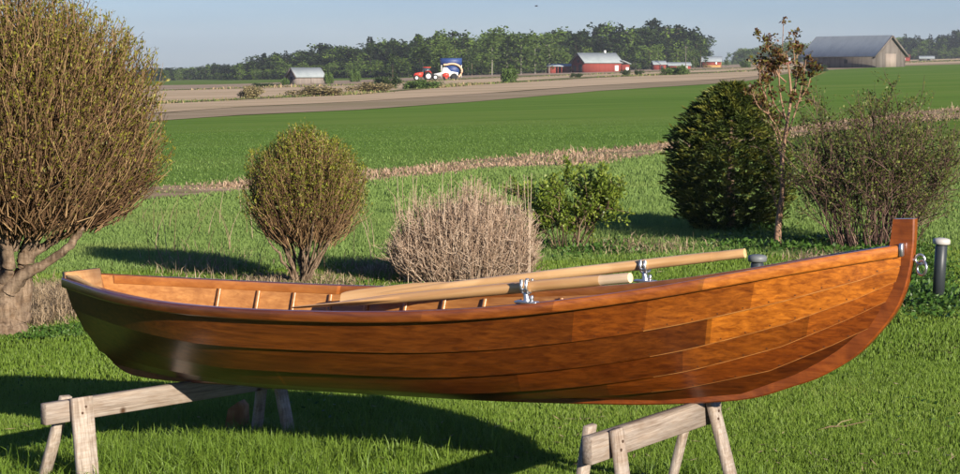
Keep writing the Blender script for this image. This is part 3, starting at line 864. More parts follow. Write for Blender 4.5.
# ------------------------------------------------------------------ TRESTLES
m_tres = wood_mat('weathered_board', (.17, .138, .112), (.37, .315, .265), (3, 85, 85), 2.5, None, 0, .8, .2, (.75, .66, .58), seed=60, knots=4.5)
m_tres2 = wood_mat('weathered_leg', (.22, .180, .146), (.47, .41, .35), (75, 75, 3), 2.5, None, 0, .8, .2, (.75, .66, .58), seed=66, knots=5)
m_bolt = plain_mat('rusty_bolt', (.10, .06, .04), .7, .3)
def trestle(a, b, z, hb, label, legs):
    a = np.array([*a, z]); b = np.array([*b, z])
    d = unit(b - a); L = np.linalg.norm(b - a); ang = math.atan2(d[1], d[0])
    g = gz(a[0])
    r = thing('trestle', label, 'trestle', (a[0], a[1], g), ang, 'trestles under the boat')
    zt = z - g
    mb = MB(); box(mb, (L / 2, 0, zt - hb / 2), (L, .048, hb), bev=.004); mb.build('beam', m_tres, r)
    for (x, side, sx, sy, w, top) in legs:
        # leg board against the beam's face, splayed outwards
        p0 = np.array([x, side * .040, zt + top]); p1 = np.array([x + sx, side * (.040 + sy), -.03])
        mb = MB(); beam(mb, p0, p1, .028, w, up=(1, 0, 0), bev=.003)
        lg = mb.build('leg', m_tres2, r)
        for q_ in (.10, .16):          # two bolt heads through each leg
            pc = p0 + (p1 - p0) * q_; pc = pc + np.array([(.012 if q_ < .12 else -.012), side * .0145, 0])
            hb_ = MB(); tubes(hb_, np.array([[pc, pc + [0, side * .004, 0]]]), np.full((1, 2), .0065), 8, cap=True); hb_.build('bolt', m_bolt, lg)
    return r
trestle((-2.112, 9.805), (-1.02, 11.08), .376, .105, 'left trestle of weathered boards under the stern, whole near leg in sunlight',
        [(.20, -1, .0, .05, .125, .012), (.17, 1, -.03, .17, .065, .012), (1.52, -1, .02, .10, .075, 0), (1.50, 1, .0, .08, .065, 0)])
trestle((.435, 8.235), (1.085, 9.295), .500, .115, 'right trestle of weathered boards under the bow, its near feet below the picture', 
        [(.18, -1, .02, .07, .085, .010), (.10, 1, .02, .10, .075, .030), (1.10, -1, .02, .14, .085, .004), (1.06, 1, .02, .14, .06, .004)])

# sawn log and twig on the grass
m_log = wood_mat('log_wood', (.25, .12, .045), (.45, .23, .095), (20, 20, 3), 3, None, 0, .8, .2, None, seed=70)
mb = MB(); prism(mb, [(-.055, 0), (.06, 0), (.055, .16), (.03, .19), (-.025, .15)], lambda a, b, t: (a + .25 * t, t, b), -.05, .05)
o = mb.build('log_chunk', m_log); o.location = (-1.36, 11.30, gz(-1.36) - .01); tag(o, 'brown split log chunk lying in the boat shadow behind the left trestle', 'log')
mb = MB()
tubes(mb, np.array([[[0, 0, .02], [.07, .03, .035], [.15, .06, .03], [.27, .10, .05]]]), np.array([[.005, .0045, .004, .002]]), 6)
tubes(mb, np.array([[[.10, .04, .03], [.14, .09, .05], [.2, .11, .06]]]), np.array([[.003, .0025, .0015]]), 5)
p = G(818, 434); o = mb.build('fallen_twig', m_dead); o.location = tuple(p); tag(o, 'pale bare twig lying on the lawn under the bow', 'twig')

# ------------------------------------------------------------------ BOLLARD LAMPS
m_post = plain_mat('bollard_post', (.028, .034, .038), .45, 0, .4, .1, 10)
m_cap = plain_mat('bollard_cap', (.42, .40, .37), .5, 0, .4, .06, 8)
m_cap2 = plain_mat('bollard_cap_grey', (.13, .14, .145), .5, 0, .4, .06, 8)
def bollard(px, D, h, label, cm, rx=0):
    r = thing('bollard_lamp', label, 'garden lamp', at(px, D), 0, 'garden bollard lamps')
    mb = MB(); lathe(mb, [(0, 0), (.048, 0), (.048, h - .06), (.042, h - .055), (.042, h - .035)], n=18); mb.build('post', m_post, r, smooth=False)
    mb = MB(); lathe(mb, [(.0, h - .048), (.058, h - .048), (.070, h - .040), (.070, h - .012), (.060, h), (.03, h + .006), (0, h + .008)], n=20); mb.build('lamp_cap', cm, r, smooth=True)
    r.rotation_euler = (0, radians(rx), 0)
bollard(940.5, 16.4, .53, 'garden lamp post with a whitish cap, right of the boat stem', m_cap, 2.5)
bollard(758.5, 14.9, .575, 'dark garden lamp with a grey cap peeping over the bow', m_cap2)

# ------------------------------------------------------------------ SHRUBS AND TREES
def bezier(p0, p1, p2, K):
    t = np.linspace(0, 1, K)[None, :, None]
    return p0[:, None] * (1 - t) ** 2 + 2 * p1[:, None] * t * (1 - t) + p2[:, None] * t * t
m_twig = leaf_mat('tan_twigs', [(0, (.075, .042, .022)), (.5, (.175, .100, .050)), (1, (.34, .225, .11))], 0, .7, .2)
m_bark = wood_mat('grey_bark', (.075, .052, .036), (.29, .215, .15), (30, 30, 5), 5, None, 0, .9, .1, (.5, .45, .4), seed=80)
m_oliv = leaf_mat('olive_leaves', [(0, (.080, .076, .009)), (.5, (.170, .162, .020)), (1, (.29, .265, .040))], .3, .5, .3)
m_oliv2 = leaf_mat('fresh_olive_leaves', [(0, (.075, .085, .009)), (.5, (.160, .175, .018)), (1, (.28, .28, .036))], .3, .5, .3)

def ball_crown(c, R, foot, n, twig_r, leafL, nleaf, rz=1.0, low=-.75, seed=1, zmin=0.0, cone=.6):
    """dense clipped crown: ascending twigs fanning out of the limbs to a rounded outline"""
    g = np.random.default_rng(seed)
    d = unit(g.normal(size=(n * 3, 3))); q_ = c + d * R * [1, 1, rz]
    d = d[(d[:, 2] > low) & (q_[:, 2] > zmin + cone * np.hypot(d[:, 0], d[:, 1]) * R * (.85 + .3 * g.random(n * 3)))][:n]; n = len(d)
    rad = R * (1 - .62 * g.random(n) ** 2.2)
    lump = 1 + .06 * np.sin(d[:, 0] * 7 + 1) * np.sin(d[:, 1] * 6 + 2) + .04 * np.sin(d[:, 2] * 9 + d[:, 0] * 4) + g.normal(size=n) * .022
    tip = c + d * (rad * lump)[:, None] * [1, 1, rz]
    # twig starts lower and nearer the middle
    ax = np.stack([c[0] + (tip[:, 0] - c[0]) * .62, c[1] + (tip[:, 1] - c[1]) * .62, np.maximum(tip[:, 2] - R * (.35 + .45 * g.random(n)), foot[2] + .25 * R)], 1)
    f = (.45 + .2 * g.random(n))[:, None]
    st = foot + (ax - foot) * f * .25 + (ax - foot) * .75
    st += g.normal(size=(n, 3)) * R * .09
    st[:, 2] = np.maximum(st[:, 2], zmin + cone * np.hypot(st[:, 0] - c[0], st[:, 1] - c[1]) * (.6 + .5 * g.random(n)))
    tip[:, 2] = np.maximum(tip[:, 2], st[:, 2] + .03)
    ctl = st * .45 + tip * .55; ctl[:, :2] += (tip[:, :2] - st[:, :2]) * .16
    ctl += g.normal(size=(n, 3)) * R * .06
    P = bezier(st, ctl, tip, 6)
    P[:, 1:] += g.normal(size=(n, 5, 3)) * R * .018
    k = np.linspace(0, 1, 6)
    mt = MB(); tubes(mt, P, twig_r * (1 - .72 * k)[None] * (.6 + .8 * g.random(n))[:, None], 3)
    ml = MB()
    i = g.integers(0, n, nleaf); t = 1 - .75 * g.random(nleaf) ** 1.3
    q = t * 5; a = np.clip(q.astype(int), 0, 4); fr = (q - a)[:, None]
    C = P[i, a] * (1 - fr) + P[i, a + 1] * fr
    dirs = P[i, a + 1] - P[i, a]
    hz_ = (C[:, 2] - c[2]) / (R * rz)          # leaf buds break first on the upper, outer shoots
    ok = g.random(nleaf) < np.clip(.50 + .62 * hz_, .12, 1)
    C, dirs = C[ok], dirs[ok]; nleaf = len(C)
    D = unit(dirs) + g.normal(size=(nleaf, 3)) * .55
    leaves(ml, C + g.normal(size=(nleaf, 3)) * leafL * .3, D, leafL * (.5 + .9 * g.random(nleaf)), leafL * .42 * (.6 + .7 * g.random(nleaf)))
    return mt, ml
def limbs(foot, c, R, n, r0, spread, seed, base_spread=.04):
    g = np.random.default_rng(seed)
    a = g.random(n) * 2 * pi; el = g.random(n)
    tip = c + np.stack([np.cos(a) * R * spread * np.sqrt(el), np.sin(a) * R * spread * np.sqrt(el), R * (-.55 + .75 * g.random(n))], 1)
    b = foot + np.stack([np.cos(a) * base_spread, np.sin(a) * base_spread, 0 * a], 1)
    ctl = b * .6 + tip * .4; ctl[:, 2] += R * .12
    P = bezier(b, ctl, tip, 9); P[:, 1:-1] += g.normal(size=(n, 7, 3)) * R * .022
    return P, (r0 * (.6 + .7 * g.random(n)))[:, None] * np.linspace(1, .3, 9)[None]

# --- big clipped tree on the left
base = G(6, 334)
t = thing('round_tree', 'large round-crowned twiggy tree with a thick pale forked trunk at the left edge', 'tree', base)
c = np.array([.19, 0, 1.64])
mb = MB()
def T_(px, py, dy=0.0): return ((px - 6) / 126, dy, (334 - py) / 126)
trunks = [([T_(6, 342), T_(7, 318), T_(6, 290), T_(1, 262), T_(-3, 235), T_(0, 200, .05), T_(6, 160, .08)], [.19, .140, .110, .080, .060, .050, .035]),
          ([T_(14, 318, .03), T_(18, 296, .03), T_(27, 262, .02), T_(33, 235), T_(37, 205, -.02), T_(46, 165, -.05)], [.125, .100, .068, .054, .046, .030]),
          ([T_(12, 290, -.05), T_(28, 273, -.10), T_(50, 263, -.13), T_(74, 244, -.16), T_(90, 222, -.18), T_(106, 192, -.2)], [.075, .048, .036, .031, .026, .018]),
          ([T_(22, 264, .04), T_(40, 250, .08), T_(64, 236, .12), T_(92, 225, .15), T_(122, 203, .16), T_(140, 180, .15)], [.050, .036, .030, .026, .020, .014]),
          ([T_(4, 288, -.04), T_(14, 262, -.12), T_(12, 238, -.18), T_(18, 205, -.22), T_(16, 170, -.22)], [.065, .050, .040, .034, .024]),
          ([T_(30, 250, -.02), T_(48, 226, -.06), T_(60, 205, -.1), T_(70, 175, -.1)], [.040, .032, .026, .018]),
          ([T_(0, 288), T_(-18, 264, -.03), T_(-42, 236, -.05), T_(-62, 205, -.06), T_(-78, 170, -.06)], [.075, .058, .045, .034, .022])]
for pts, rr in trunks:
    p = refine(np.array(pts, float), 6); r = np.interp(np.linspace(0, 1, len(p)), np.linspace(0, 1, len(rr)), rr)
    p[1:] += rng.normal(size=p[1:].shape) * .006
    tubes(mb, p[None], (r * (1 + .06 * rng.normal(size=len(r))))[None], 14)
mb.build('trunk', m_bark, t, smooth=True)
mb = MB()
P, R_ = limbs(np.array([.08, 0, .66]), c + [0, 0, .1], 1.07, 34, .022, .85, 3, .09); tubes(mb, P, R_, 6)
P, R_ = limbs(np.array([.12, -.02, .80]), c + [0, 0, .1], 1.07, 60, .013, .95, 4, .16); tubes(mb, P, R_, 5)
mb.build('limbs', m_bark, t, smooth=True)
mt, ml = ball_crown(c, 1.07, np.array([.06, 0, .60]), 6500, .0055, .032, 95000, 1.03, -.80, 11, .62, .56)
mt.build('twigs', m_twig, t); ml.build('foliage', m_oliv, t)

# --- small clipped bush
base = G(303, 284)
t = thing('round_shrub', 'small clipped ball-shaped shrub on several stems behind the boat', 'shrub', base)
c = np.array([.02, 0, .84])
mb = MB(); P, R_ = limbs(np.array([0, 0, 0.]), c, .58, 26, .018, .85, 7, .05); tubes(mb, P, R_, 6); mb.build('stems', m_bark, t, smooth=True)
mt, ml = ball_crown(c, .585, np.array([.0, 0, .12]), 3000, .0042, .029, 42000, 1.08, -.95, 12, .16, 1.0)
mt.build('twigs', m_twig, t); ml.build('foliage', m_oliv2, t)

# --- dry pinkish shrub
m_pink = leaf_mat('dry_pink_twigs', [(0, (.20, .132, .088)), (.5, (.39, .278, .195)), (1, (.56, .44, .33))], 0, .8, .1)
base = G(463, 281)
t = thing('dry_shrub', 'low dense leafless shrub of dry pinkish twigs', 'shrub', base)
n = 2300; g = np.random.default_rng(21)
a = g.random(n) * 2 * pi; rr = np.sqrt(g.random(n))
tipx = np.cos(a) * rr * .74; tipy = np.sin(a) * rr * .5
hh = (.93 * np.sqrt(np.clip(1 - .86 * rr ** 2.4, 0, 1))) * (.30 + .72 * g.random(n) ** .8) * (1 + .05 * np.sin(tipx * 9 + 1)) * (1 + .10 * tipx)
b = np.stack([tipx * .72, tipy * .72, 0 * a], 1); tip = np.stack([tipx + g.normal(size=n) * .03, tipy + g.normal(size=n) * .03, hh], 1)
ctl = (b + tip) / 2 + g.normal(size=(n, 3)) * .035
P = bezier(b, ctl, tip, 5)
mb = MB(); tubes(mb, P, (.0042 * (.6 + .7 * g.random(n)))[:, None] * np.linspace(1, .4, 5)[None], 3)
n2 = 12000; i = g.integers(0, n, n2); q = 1 + g.random(n2) * 2.9; k = q.astype(int); st = P[i, k] * (1 - (q - k))[:, None] + P[i, k + 1] * (q - k)[:, None]
D = unit(g.normal(size=(n2, 3)) * [.8, .8, .35] + [0, 0, .75]) * (.05 + .10 * g.random(n2))[:, None]
tubes(mb, np.stack([st, st + D * .5 + g.normal(size=(n2, 3)) * .006, st + D], 1), np.tile([.0026, .0022, .0012], (n2, 1)), 3)
m_ = mb.build('twigs', m_pink, t)
mb = MB(); n = 60
tx = np.concatenate([-.62 + .25 * g.random(14), -.5 + 1.15 * g.random(46)]); ty = g.normal(size=n) * .2; h2 = .75 + .28 * g.random(n)
K = np.linspace(0, 1, 5)
P = np.stack([tx[:, None] + g.normal(size=(n, 1)) * .05 * K ** 2, ty[:, None] + 0 * K, h2[:, None] * K], -1)
tubes(mb, P, np.tile(.0042 * (1 - .6 * K), (n, 1)), 3); mb.build('tall_stalks', m_pink, t)

# --- leafy bushes
def branchy(n0, n1, n2, base_r, spread, h, seed, lean=.0, rscale=1.0, crook=.05):
    """stems -> branches -> twigs, returns lists of (P,R) and the twig lines"""
    g = np.random.default_rng(seed); out = []
    a = g.random(n0) * 2 * pi; rr = np.sqrt(g.random(n0))
    b = np.stack([np.cos(a) * rr * base_r, np.sin(a) * rr * base_r, 0 * a], 1)
    tip = np.stack([np.cos(a) * rr * spread + lean, np.sin(a) * rr * spread * .8, h * (1 - .38 * rr ** 2) * (.72 + .28 * g.random(n0))], 1)
    ctl = b * .5 + tip * .5; ctl[:, :2] = b[:, :2] + (tip[:, :2] - b[:, :2]) * .38
    P0 = bezier(b, ctl, tip, 8); P0[:, 1:] += g.normal(size=(n0, 7, 3)) * crook * .35
    out.append((P0, (.0095 * rscale * (.6 + .7 * g.random(n0)))[:, None] * np.linspace(1, .3, 8)[None]))
    def sub(P, n, L0, L1, r0, K, tmin):
        m, k = P.shape[:2]
        i = g.integers(0, m, n); q = (tmin + (1 - tmin) * g.random(n)) * (k - 1.01); j = q.astype(int); f = (q - j)[:, None]
        st = P[i, j] * (1 - f) + P[i, j + 1] * f
        d = unit(unit(P[i, j + 1] - P[i, j]) + g.normal(size=(n, 3)) * .48 + [0, 0, .12])
        L = (L0 + (L1 - L0) * g.random(n))[:, None]
        e = st + d * L; e[:, 2] = np.maximum(e[:, 2], .03)
        c_ = st + d * L * .5 + g.normal(size=(n, 3)) * L * .10
        Q = bezier(st, c_, e, K)
        return Q, (r0 * (.7 + .6 * g.random(n)))[:, None] * np.linspace(1, .4, K)[None]
    P1, R1 = sub(P0, n1, h * .16, h * .36, .0052 * rscale, 5, .25); out.append((P1, R1))
    P2, R2 = sub(P1, n2, h * .07, h * .16, .0030 * rscale, 4, .15); out.append((P2, R2))
    return out
def leaf_on(ml, P, n, L, W, seed, tmin=.2, up=.3, cl=.02):
    g = np.random.default_rng(seed)
    m, k = P.shape[:2]; i = g.integers(0, m, n); q = (tmin + (1 - tmin) * g.random(n)) * (k - 1.01); j = q.astype(int); f = (q - j)[:, None]
    C = P[i, j] * (1 - f) + P[i, j + 1] * f + g.normal(size=(n, 3)) * cl
    D = unit(P[i, j + 1] - P[i, j]) * .6 + g.normal(size=(n, 3)) * .7 + [0, 0, up]
    leaves(ml, C, D, L * (.5 + .9 * g.random(n)), W * (.6 + .8 * g.random(n)), nrm=np.array([0, 0, 1.]) + g.normal(size=(n, 3)) * .6)
m_brown_tw = leaf_mat('brown_twigs', [(0, (.06, .040, .026)), (.6, (.13, .09, .055)), (1, (.22, .16, .10))], 0, .8, .1)
m_plum_tw = leaf_mat('purplish_twigs', [(0, (.050, .030, .026)), (.6, (.115, .070, .055)), (1, (.22, .145, .11))], 0, .8, .1)
m_fresh = leaf_mat('fresh_leaves', [(0, (.075, .125, .014)), (.5, (.155, .215, .026)), (1, (.26, .31, .05))], .35, .45, .35)
m_small = leaf_mat('small_new_leaves', [(0, (.06, .080, .016)), (.6, (.125, .155, .030)), (1, (.21, .23, .05))], .35, .5, .3)
m_bronze = leaf_mat('bronze_leaves', [(0, (.06, .024, .012)), (.45, (.14, .062, .024)), (.7, (.11, .095, .020)), (1, (.18, .17, .035))], .35, .45, .3)

base = G(568, 251)
t = thing('leafy_bush', 'loose bush with fresh light green leaves beside the dry shrub', 'bush', base)
br = branchy(16, 130, 420, .16, .58, .92, 31, crook=.05)
mb = MB()
for P, R_ in br: tubes(mb, P, R_, 4)
mb.build('branches', m_brown_tw, t)
ml = MB(); leaf_on(ml, br[2][0], 9000, .042, .024, 32); leaf_on(ml, br[1][0], 3000, .040, .022, 33, .5)
ml.build('foliage', m_fresh, t)

base = G(870, 249)
t = thing('many_stemmed_bush', 'wide open bush of many dark purplish stems behind the bow', 'bush', base)
br = branchy(110, 700, 2600, .46, 1.02, 1.52, 41, crook=.07, rscale=.8)
mb = MB()
for P, R_ in br: tubes(mb, P, R_, 4)
mb.build('branches', m_plum_tw, t)
ml = MB(); leaf_on(ml, br[2][0], 18000, .030, .018, 42); leaf_on(ml, br[1][0], 3500, .03, .018, 43, .5)
ml.build('foliage', m_small, t)

# --- slim young tree
base = G(777, 249)
t = thing('slim_tree', 'slim young tree with a bare crooked stem and bronze leaf clusters at the top', 'tree', base)
sc_ = base[1] / FPX
def S_(px, py, dy=0.0): return ((px - 777) * sc_, dy, (247 - py) * sc_)
mb = MB()
main = refine(np.array([S_(777, 250), S_(778, 225), S_(780, 205), S_(782, 190), S_(781, 165), S_(783, 140), S_(786, 118), S_(789, 95), S_(787, 70), S_(784, 50)]), 6)
tubes(mb, main[None], np.interp(np.linspace(0, 1, len(main)), [0, .25, .5, .8, 1], [.042, .030, .022, .013, .005])[None], 10)
mb.build('trunk', m_twigbark if False else wood_mat('pinkish_bark', (.17, .10, .062), (.36, .23, .15), (20, 20, 5), 5, None, 0, .8, .2, None, seed=90), t, smooth=True)
brl = [[(782, 145), (776, 125), (768, 112), (764, 85), (763, 60)], [(783, 140), (790, 120), (796, 100), (800, 78), (803, 55)], [(781, 160), (774, 128), (765, 120)], [(785, 120), (779, 95), (777, 70), (780, 48), (781, 18)],
       [(788, 105), (794, 85), (793, 62), (791, 42)], [(764, 95), (757, 80), (756, 66)], [(768, 112), (757, 105), (750, 92)], [(797, 98), (806, 84), (809, 70)], [(777, 75), (770, 58), (766, 42)], [(776, 205), (773, 195), (771, 187)],
       [(786, 118), (775, 105), (770, 90), (768, 75)], [(789, 92), (797, 75), (797, 50)], [(784, 80), (773, 70), (760, 62)]]
mb = MB(); ends = []
for bb in brl:
    g0 = rng.normal() * .12
    p = refine(np.array([S_(x, y, g0 * i / len(bb)) for i, (x, y) in enumerate(bb)]), 4)
    tubes(mb, p[None], np.linspace(.011, .0032, len(p))[None], 6); ends.append(p)
tw = []
for p in ends + [main[30:]]:
    for k in range(10):
        i = rng.integers(len(p) // 3, len(p)); d = unit(rng.normal(size=3) * [.6, .6, .3] + [0, 0, .8]) * (.05 + .13 * rng.random())
        q = np.linspace(0, 1, 4)[:, None] * d + p[i] + rng.normal(size=(4, 3)) * .008; tw.append(q)
tw = np.array(tw); tubes(mb, tw, np.tile(np.linspace(.004, .0018, 4), (len(tw), 1)), 4)
mb.build('branches', bpy.data.materials['pinkish_bark'], t, smooth=True)
ml = MB(); g = np.random.default_rng(52)
top = tw[tw[:, 0, 2] > (247 - 125) * sc_]
sel = top[g.integers(0, len(top), 220)]
for q in sel:
    k = g.integers(6, 14); C = q[-1] + g.normal(size=(k, 3)) * .020
    leaves(ml, C, g.normal(size=(k, 3)) * .8 + [0, 0, -.1], (.042 * (.6 + .8 * g.random(k))), .026 * (.6 + .7 * g.random(k)))
low = np.array(ends[2:3][0])[None]
ml.build('foliage', m_bronze, t)

# --- dark clipped conifer
m_con = leaf_mat('conifer_needles', [(0, (.024, .042, .009)), (.4, (.060, .084, .014)), (.7, (.140, .150, .022)), (1, (.26, .24, .045))], .2, .6, .25)
base = G(730, 231)
t = thing('conifer_bush', 'dense dark green conifer bush of egg shape beside the slim tree', 'conifer', base)
mb = MB(); tubes(mb, np.array([[[0, 0, -.02], [0, 0, .5], [0, 0, 1.3]]]), np.array([[.06, .05, .02]]), 8); mb.build('trunk', m_bark, t)
g = np.random.default_rng(61); n = 5200
hz = g.random(n) ** .9 * 1.70 + .03
pr = np.interp(hz, [0, .2, .5, .8, 1.1, 1.4, 1.6, 1.74], [.40, .56, .68, .70, .62, .46, .28, .06])
a = g.random(n) * 2 * pi; f = 1 - .38 * g.random(n) ** 2
lump = 1 + .11 * np.sin(a * 5 + hz * 6) * np.sin(hz * 8 + a * 2) + .06 * np.sin(a * 11 + 2) * np.sin(hz * 17) + g.normal(size=n) * .10
C = np.stack([np.cos(a) * pr * f * lump, np.sin(a) * pr * f * lump, hz], 1)
D = np.stack([np.cos(a), np.sin(a), .30 + .3 * g.random(n)], 1) + g.normal(size=(n, 3)) * .28
# sprays sit in horizontal tiers: some stand out bright, shade in the gaps between is painted as darker green
clump = np.sin(hz * 26 + 3 * np.sin(a * 4)) * .5 + .5 * np.sin(a * 13 + hz * 9) * np.sin(hz * 12)
C[:, :2] *= (1 + .07 * clump)[:, None]
mb = MB(); D = unit(D)
for k in range(9):          # each spray: needles fanned in two ranks
    o_ = (k - 4) / 4
    sdv = unit(np.cross(D, np.array([0, 0, 1.])))
    DD = unit(D * (1.1 - .25 * abs(o_)) + sdv * o_ * .95 + g.normal(size=(n, 3)) * .14)
    leaves(mb, C - D * .05 + D * .012 * (4 - abs(k - 4)), DD, .085 * (.5 + .7 * g.random(n)), .017, rnd=np.clip(.30 * g.random(n) + .28 + .42 * clump, 0, 1))
mb.build('foliage', m_con, t)

# ------------------------------------------------------------------ FAR BUSHES
def far_bush_mesh(seed, n=2600, flat_=1.0):
    g = np.random.default_rng(seed); mb = MB()
    cs = np.c_[g.normal(size=(22, 2)) * .36, .12 + .70 * g.random(22)]
    i = g.integers(0, 22, n); d = unit(g.normal(size=(n, 3)))
    C = cs[i] + d * (.32 * g.random(n) ** .4)[:, None]; C[:, 2] = np.clip(C[:, 2], .02, None)
    leaves(mb, C, g.normal(size=(n, 3)) + [0, 0, .5], .13 * (.5 + g.random(n)), .10 * (.5 + g.random(n)))
    return mb
m_fb = [leaf_mat('field_bush_green', [(0, (.045, .085, .018)), (1, (.12, .19, .04))], .3), leaf_mat('field_bush_dark', [(0, (.025, .045, .014)), (1, (.07, .10, .03))], .3),
        leaf_mat('field_bush_dry', [(0, (.13, .11, .05)), (.6, (.24, .20, .085)), (1, (.36, .28, .15))], .3)]
protoB = {}
def far_bush(px, D, w, h, kind, label):
    p = at(px, D); sx = 1.1 * w * D / FPX; sz = 1.1 * h * D / FPX
    key = kind
    if key not in protoB:
        r = thing('field_bush', label, 'bush', p, 0, 'bushes among the far fields')
        far_bush_mesh(100 + kind).build('foliage', m_fb[kind], r)
        mb = MB(); P, R_ = limbs(np.array([0, 0, 0.]), np.array([0, 0, .6]), .5, 8, .05, .8, 5); tubes(mb, P, R_, 4); mb.build('branches', m_bark, r)
        protoB[key] = r
    else:
        r = dup(protoB[key], p, rng.random() * 6, 1, label, 'bushes among the far fields')
    r.scale = (sx / 1.7, sx / 1.7, sz / 1.1)
DB = lambda px, py: float(G(px, py)[1])
for a in ((508, DB(508, 83), 15, 17, 0, 'rounded bright green bush on the verge in front of the birches'),
          (250, DB(250, 99), 20, 12, 2, 'thin olive bush on the verge, first right of the round tree'),
          (317, DB(317, 96.5), 38, 9.5, 2, 'wide low brownish bush on the verge in front of the pale-roofed barn'),
          (372, DB(372, 92), 32, 9, 2, 'low brown-green bush on the verge left of the tall dark poplar'),
          (388, DB(388, 88.5), 26, 11, 1, 'dark green bush at the foot of the field edge left of the tractor'),
          (420, DB(420, 89), 34, 9, 0, 'broad green bush in front of the red tractor'),
          (675, DB(675, 75), 26, 9, 0, 'flat green bush in front of the two low red sheds'),
          (355, DB(355, 82), 10, 13, 0, 'small pointed green tree-like bush right of the pale-roofed barn'),
          (329, DB(329, 84), 8, 12, 0, 'green bush touching the right end of the pale-roofed barn'),
          (286, DB(286, 85), 7, 7, 0, 'little bush at the left corner of the pale-roofed barn'),
          (576, DB(576, 77.5), 10, 4, 1, 'small dark tuft of bush in front of the big red barn'),
          (626, DB(626, 76), 8, 6, 1, 'small dark bush right of the big red barn'),
          (637, DB(637, 75.5), 9, 5, 1, 'second small dark bush further right of the big red barn'),
          (745, DB(745, 67.5), 10, 7, 0, 'pale bush right of the red and yellow house'),
          (815, DB(815, 71.5), 18, 6, 1, 'low dark scrub at the left corner of the big grey barn'),
          (264, DB(264, 87.5), 24, 4, 1, 'low dark strip of bush left of the pale-roofed barn')):
    far_bush(*a)

# ------------------------------------------------------------------ FARM BUILDINGS
def boards_mat(name, c1, c2, sc=2.5):
    m, nt, p = new_mat(name)
    v = mapping(nt, (sc, sc, .15)); n = noise(nt, v, 1.0, 5, .7)
    r = ramp(nt, [(.3, c1), (.7, c2)]); nt.links.new(n.outputs['Fac'], r.inputs[0]); nt.links.new(r.outputs[0], p.inputs['Base Color'])
    p.inputs['Roughness'].default_value = .9; p.inputs['Specular IOR Level'].default_value = .1
    return m
m_redw = boards_mat('red_painted_boards', (.17, .035, .028), (.23, .052, .040))
m_greyw = boards_mat('grey_weathered_boards', (.08, .07, .06), (.18, .16, .142), 1.6)
m_palew = boards_mat('pale_weathered_boards', (.15, .125, .108), (.25, .215, .188), 1.6)
m_yelw = boards_mat('yellow_painted_boards', (.30, .18, .06), (.38, .25, .10))
m_roofg = boards_mat('grey_sheet_roof', (.24, .28, .30), (.32, .36, .38), .8)
m_roofp = boards_mat('pale_sheet_roof', (.21, .245, .25), (.29, .32, .33), .8)
m_white = plain_mat('white_paint', (.75, .75, .72), .6)
m_dark = plain_mat('dark_opening', (.02, .02, .02), .8)
def gable(name, label, cat, p, rz, L, W, he, hr, mw, mr, over=.5, openings=(), group=None, trim=None):
    """gabled building: length L along local x, width W along y; openings = (face, a, z, w, h, name, material)"""
    r = thing(name, label, cat, p, rz, group)
    mb = MB(); prism(mb, [(-W / 2, -.4), (W / 2, -.4), (W / 2, he), (0, hr - .1), (-W / 2, he)], lambda a, b, t: (t, a, b), -L / 2, L / 2); mb.build('wall', mw, r)
    mb = MB(); s = (hr - he) / (W / 2); e = over
    prism(mb, [(-W / 2 - e, he - s * e), (0, hr), (W / 2 + e, he - s * e), (W / 2 + e, he - s * e + .18), (0, hr + .2), (-W / 2 - e, he - s * e + .18)],
          lambda a, b, t: (t, a, b), -L / 2 - over, L / 2 + over)
    # the two slopes share a ridge; centre fan would cut the hollow, so the ends are closed by thin verge boards
    V, Q, T, R_ = mb.arrays(); mb2 = MB(); mb2.add(V[:12], Q); mb2.add(V[:12], [[0, 1, 4, 5], [1, 2, 3, 4], [11, 10, 7, 6], [10, 9, 8, 7]])
    mb2.build('roof', mr, r)
    if trim is not None:
        for sx in (-1, 1):
            for sy in (-1, 1):
                mb = MB(); beam(mb, (sx * (L / 2 + over + .03), sy * (W / 2 + e), he - s * e + .02), (sx * (L / 2 + over + .03), 0, hr + .04), .06, .3, bev=0)
                mb.build('verge_board', trim, r)
    for face, a, z, w, h, nm, mm in openings:
        mb = MB()
        if face in ('front', 'back'):
            sy = -1 if face == 'front' else 1
            box(mb, (a, sy * (W / 2 + .03), z + h / 2), (w, .08, h))
        else:
            sx = -1 if face == 'left' else 1
            box(mb, (sx * (L / 2 + .03), a, z + h / 2), (.08, w, h))
        mb.build(nm, mm, r)
    return r
# big grey barn at right: long eave side to the viewer's left-front, gable turned right
pb = at(852, 375)
gable('barn', 'big grey weathered barn with a sheet roof on the green field at right', 'barn', pb + [0, 0, -.1], radians(-62), 21.0, 6.6, 2.5, 5.7, m_greyw, m_roofg, .5,
      [('right', 0, 0, 2.4, 2.6, 'barn_door', boards_mat('barn_door_boards', (.22, .18, .15), (.31, .26, .22), 1.6)), ('front', -3.5, 0.1, 1.6, 2.1, 'door', m_greyw), ('front', 2.0, .9, .9, .7, 'window', m_dark)], trim=m_greyw)
pb = at(306, 300)
gable('barn', 'small pale-roofed grey barn in the stubble field at left', 'barn', pb, radians(33), 4.5, 3.0, 1.15, 2.25, m_palew, m_roofp, .25,
      [('left', .2, 0, .9, 1.1, 'door', m_dark), ('front', .3, 0, .5, 1.0, 'door', m_palew)], trim=m_greyw)
pb = at(596, 455)
rb = gable('barn', 'big red barn with a pale grey roof and lean-to in front of the forest', 'barn', pb, radians(24), 9.0, 6.6, 2.2, 4.1, m_redw, m_roofp, .35,
      [('left', -1.2, 0, 1.6, 1.7, 'door', m_dark), ('left', 1.6, 0.2, 1.2, 1.2, 'window', m_dark), ('front', 3.3, .3, .9, 1.2, 'window', m_white), ('left', 0, 2.1, .8, .7, 'hatch', m_dark)], trim=m_dark)
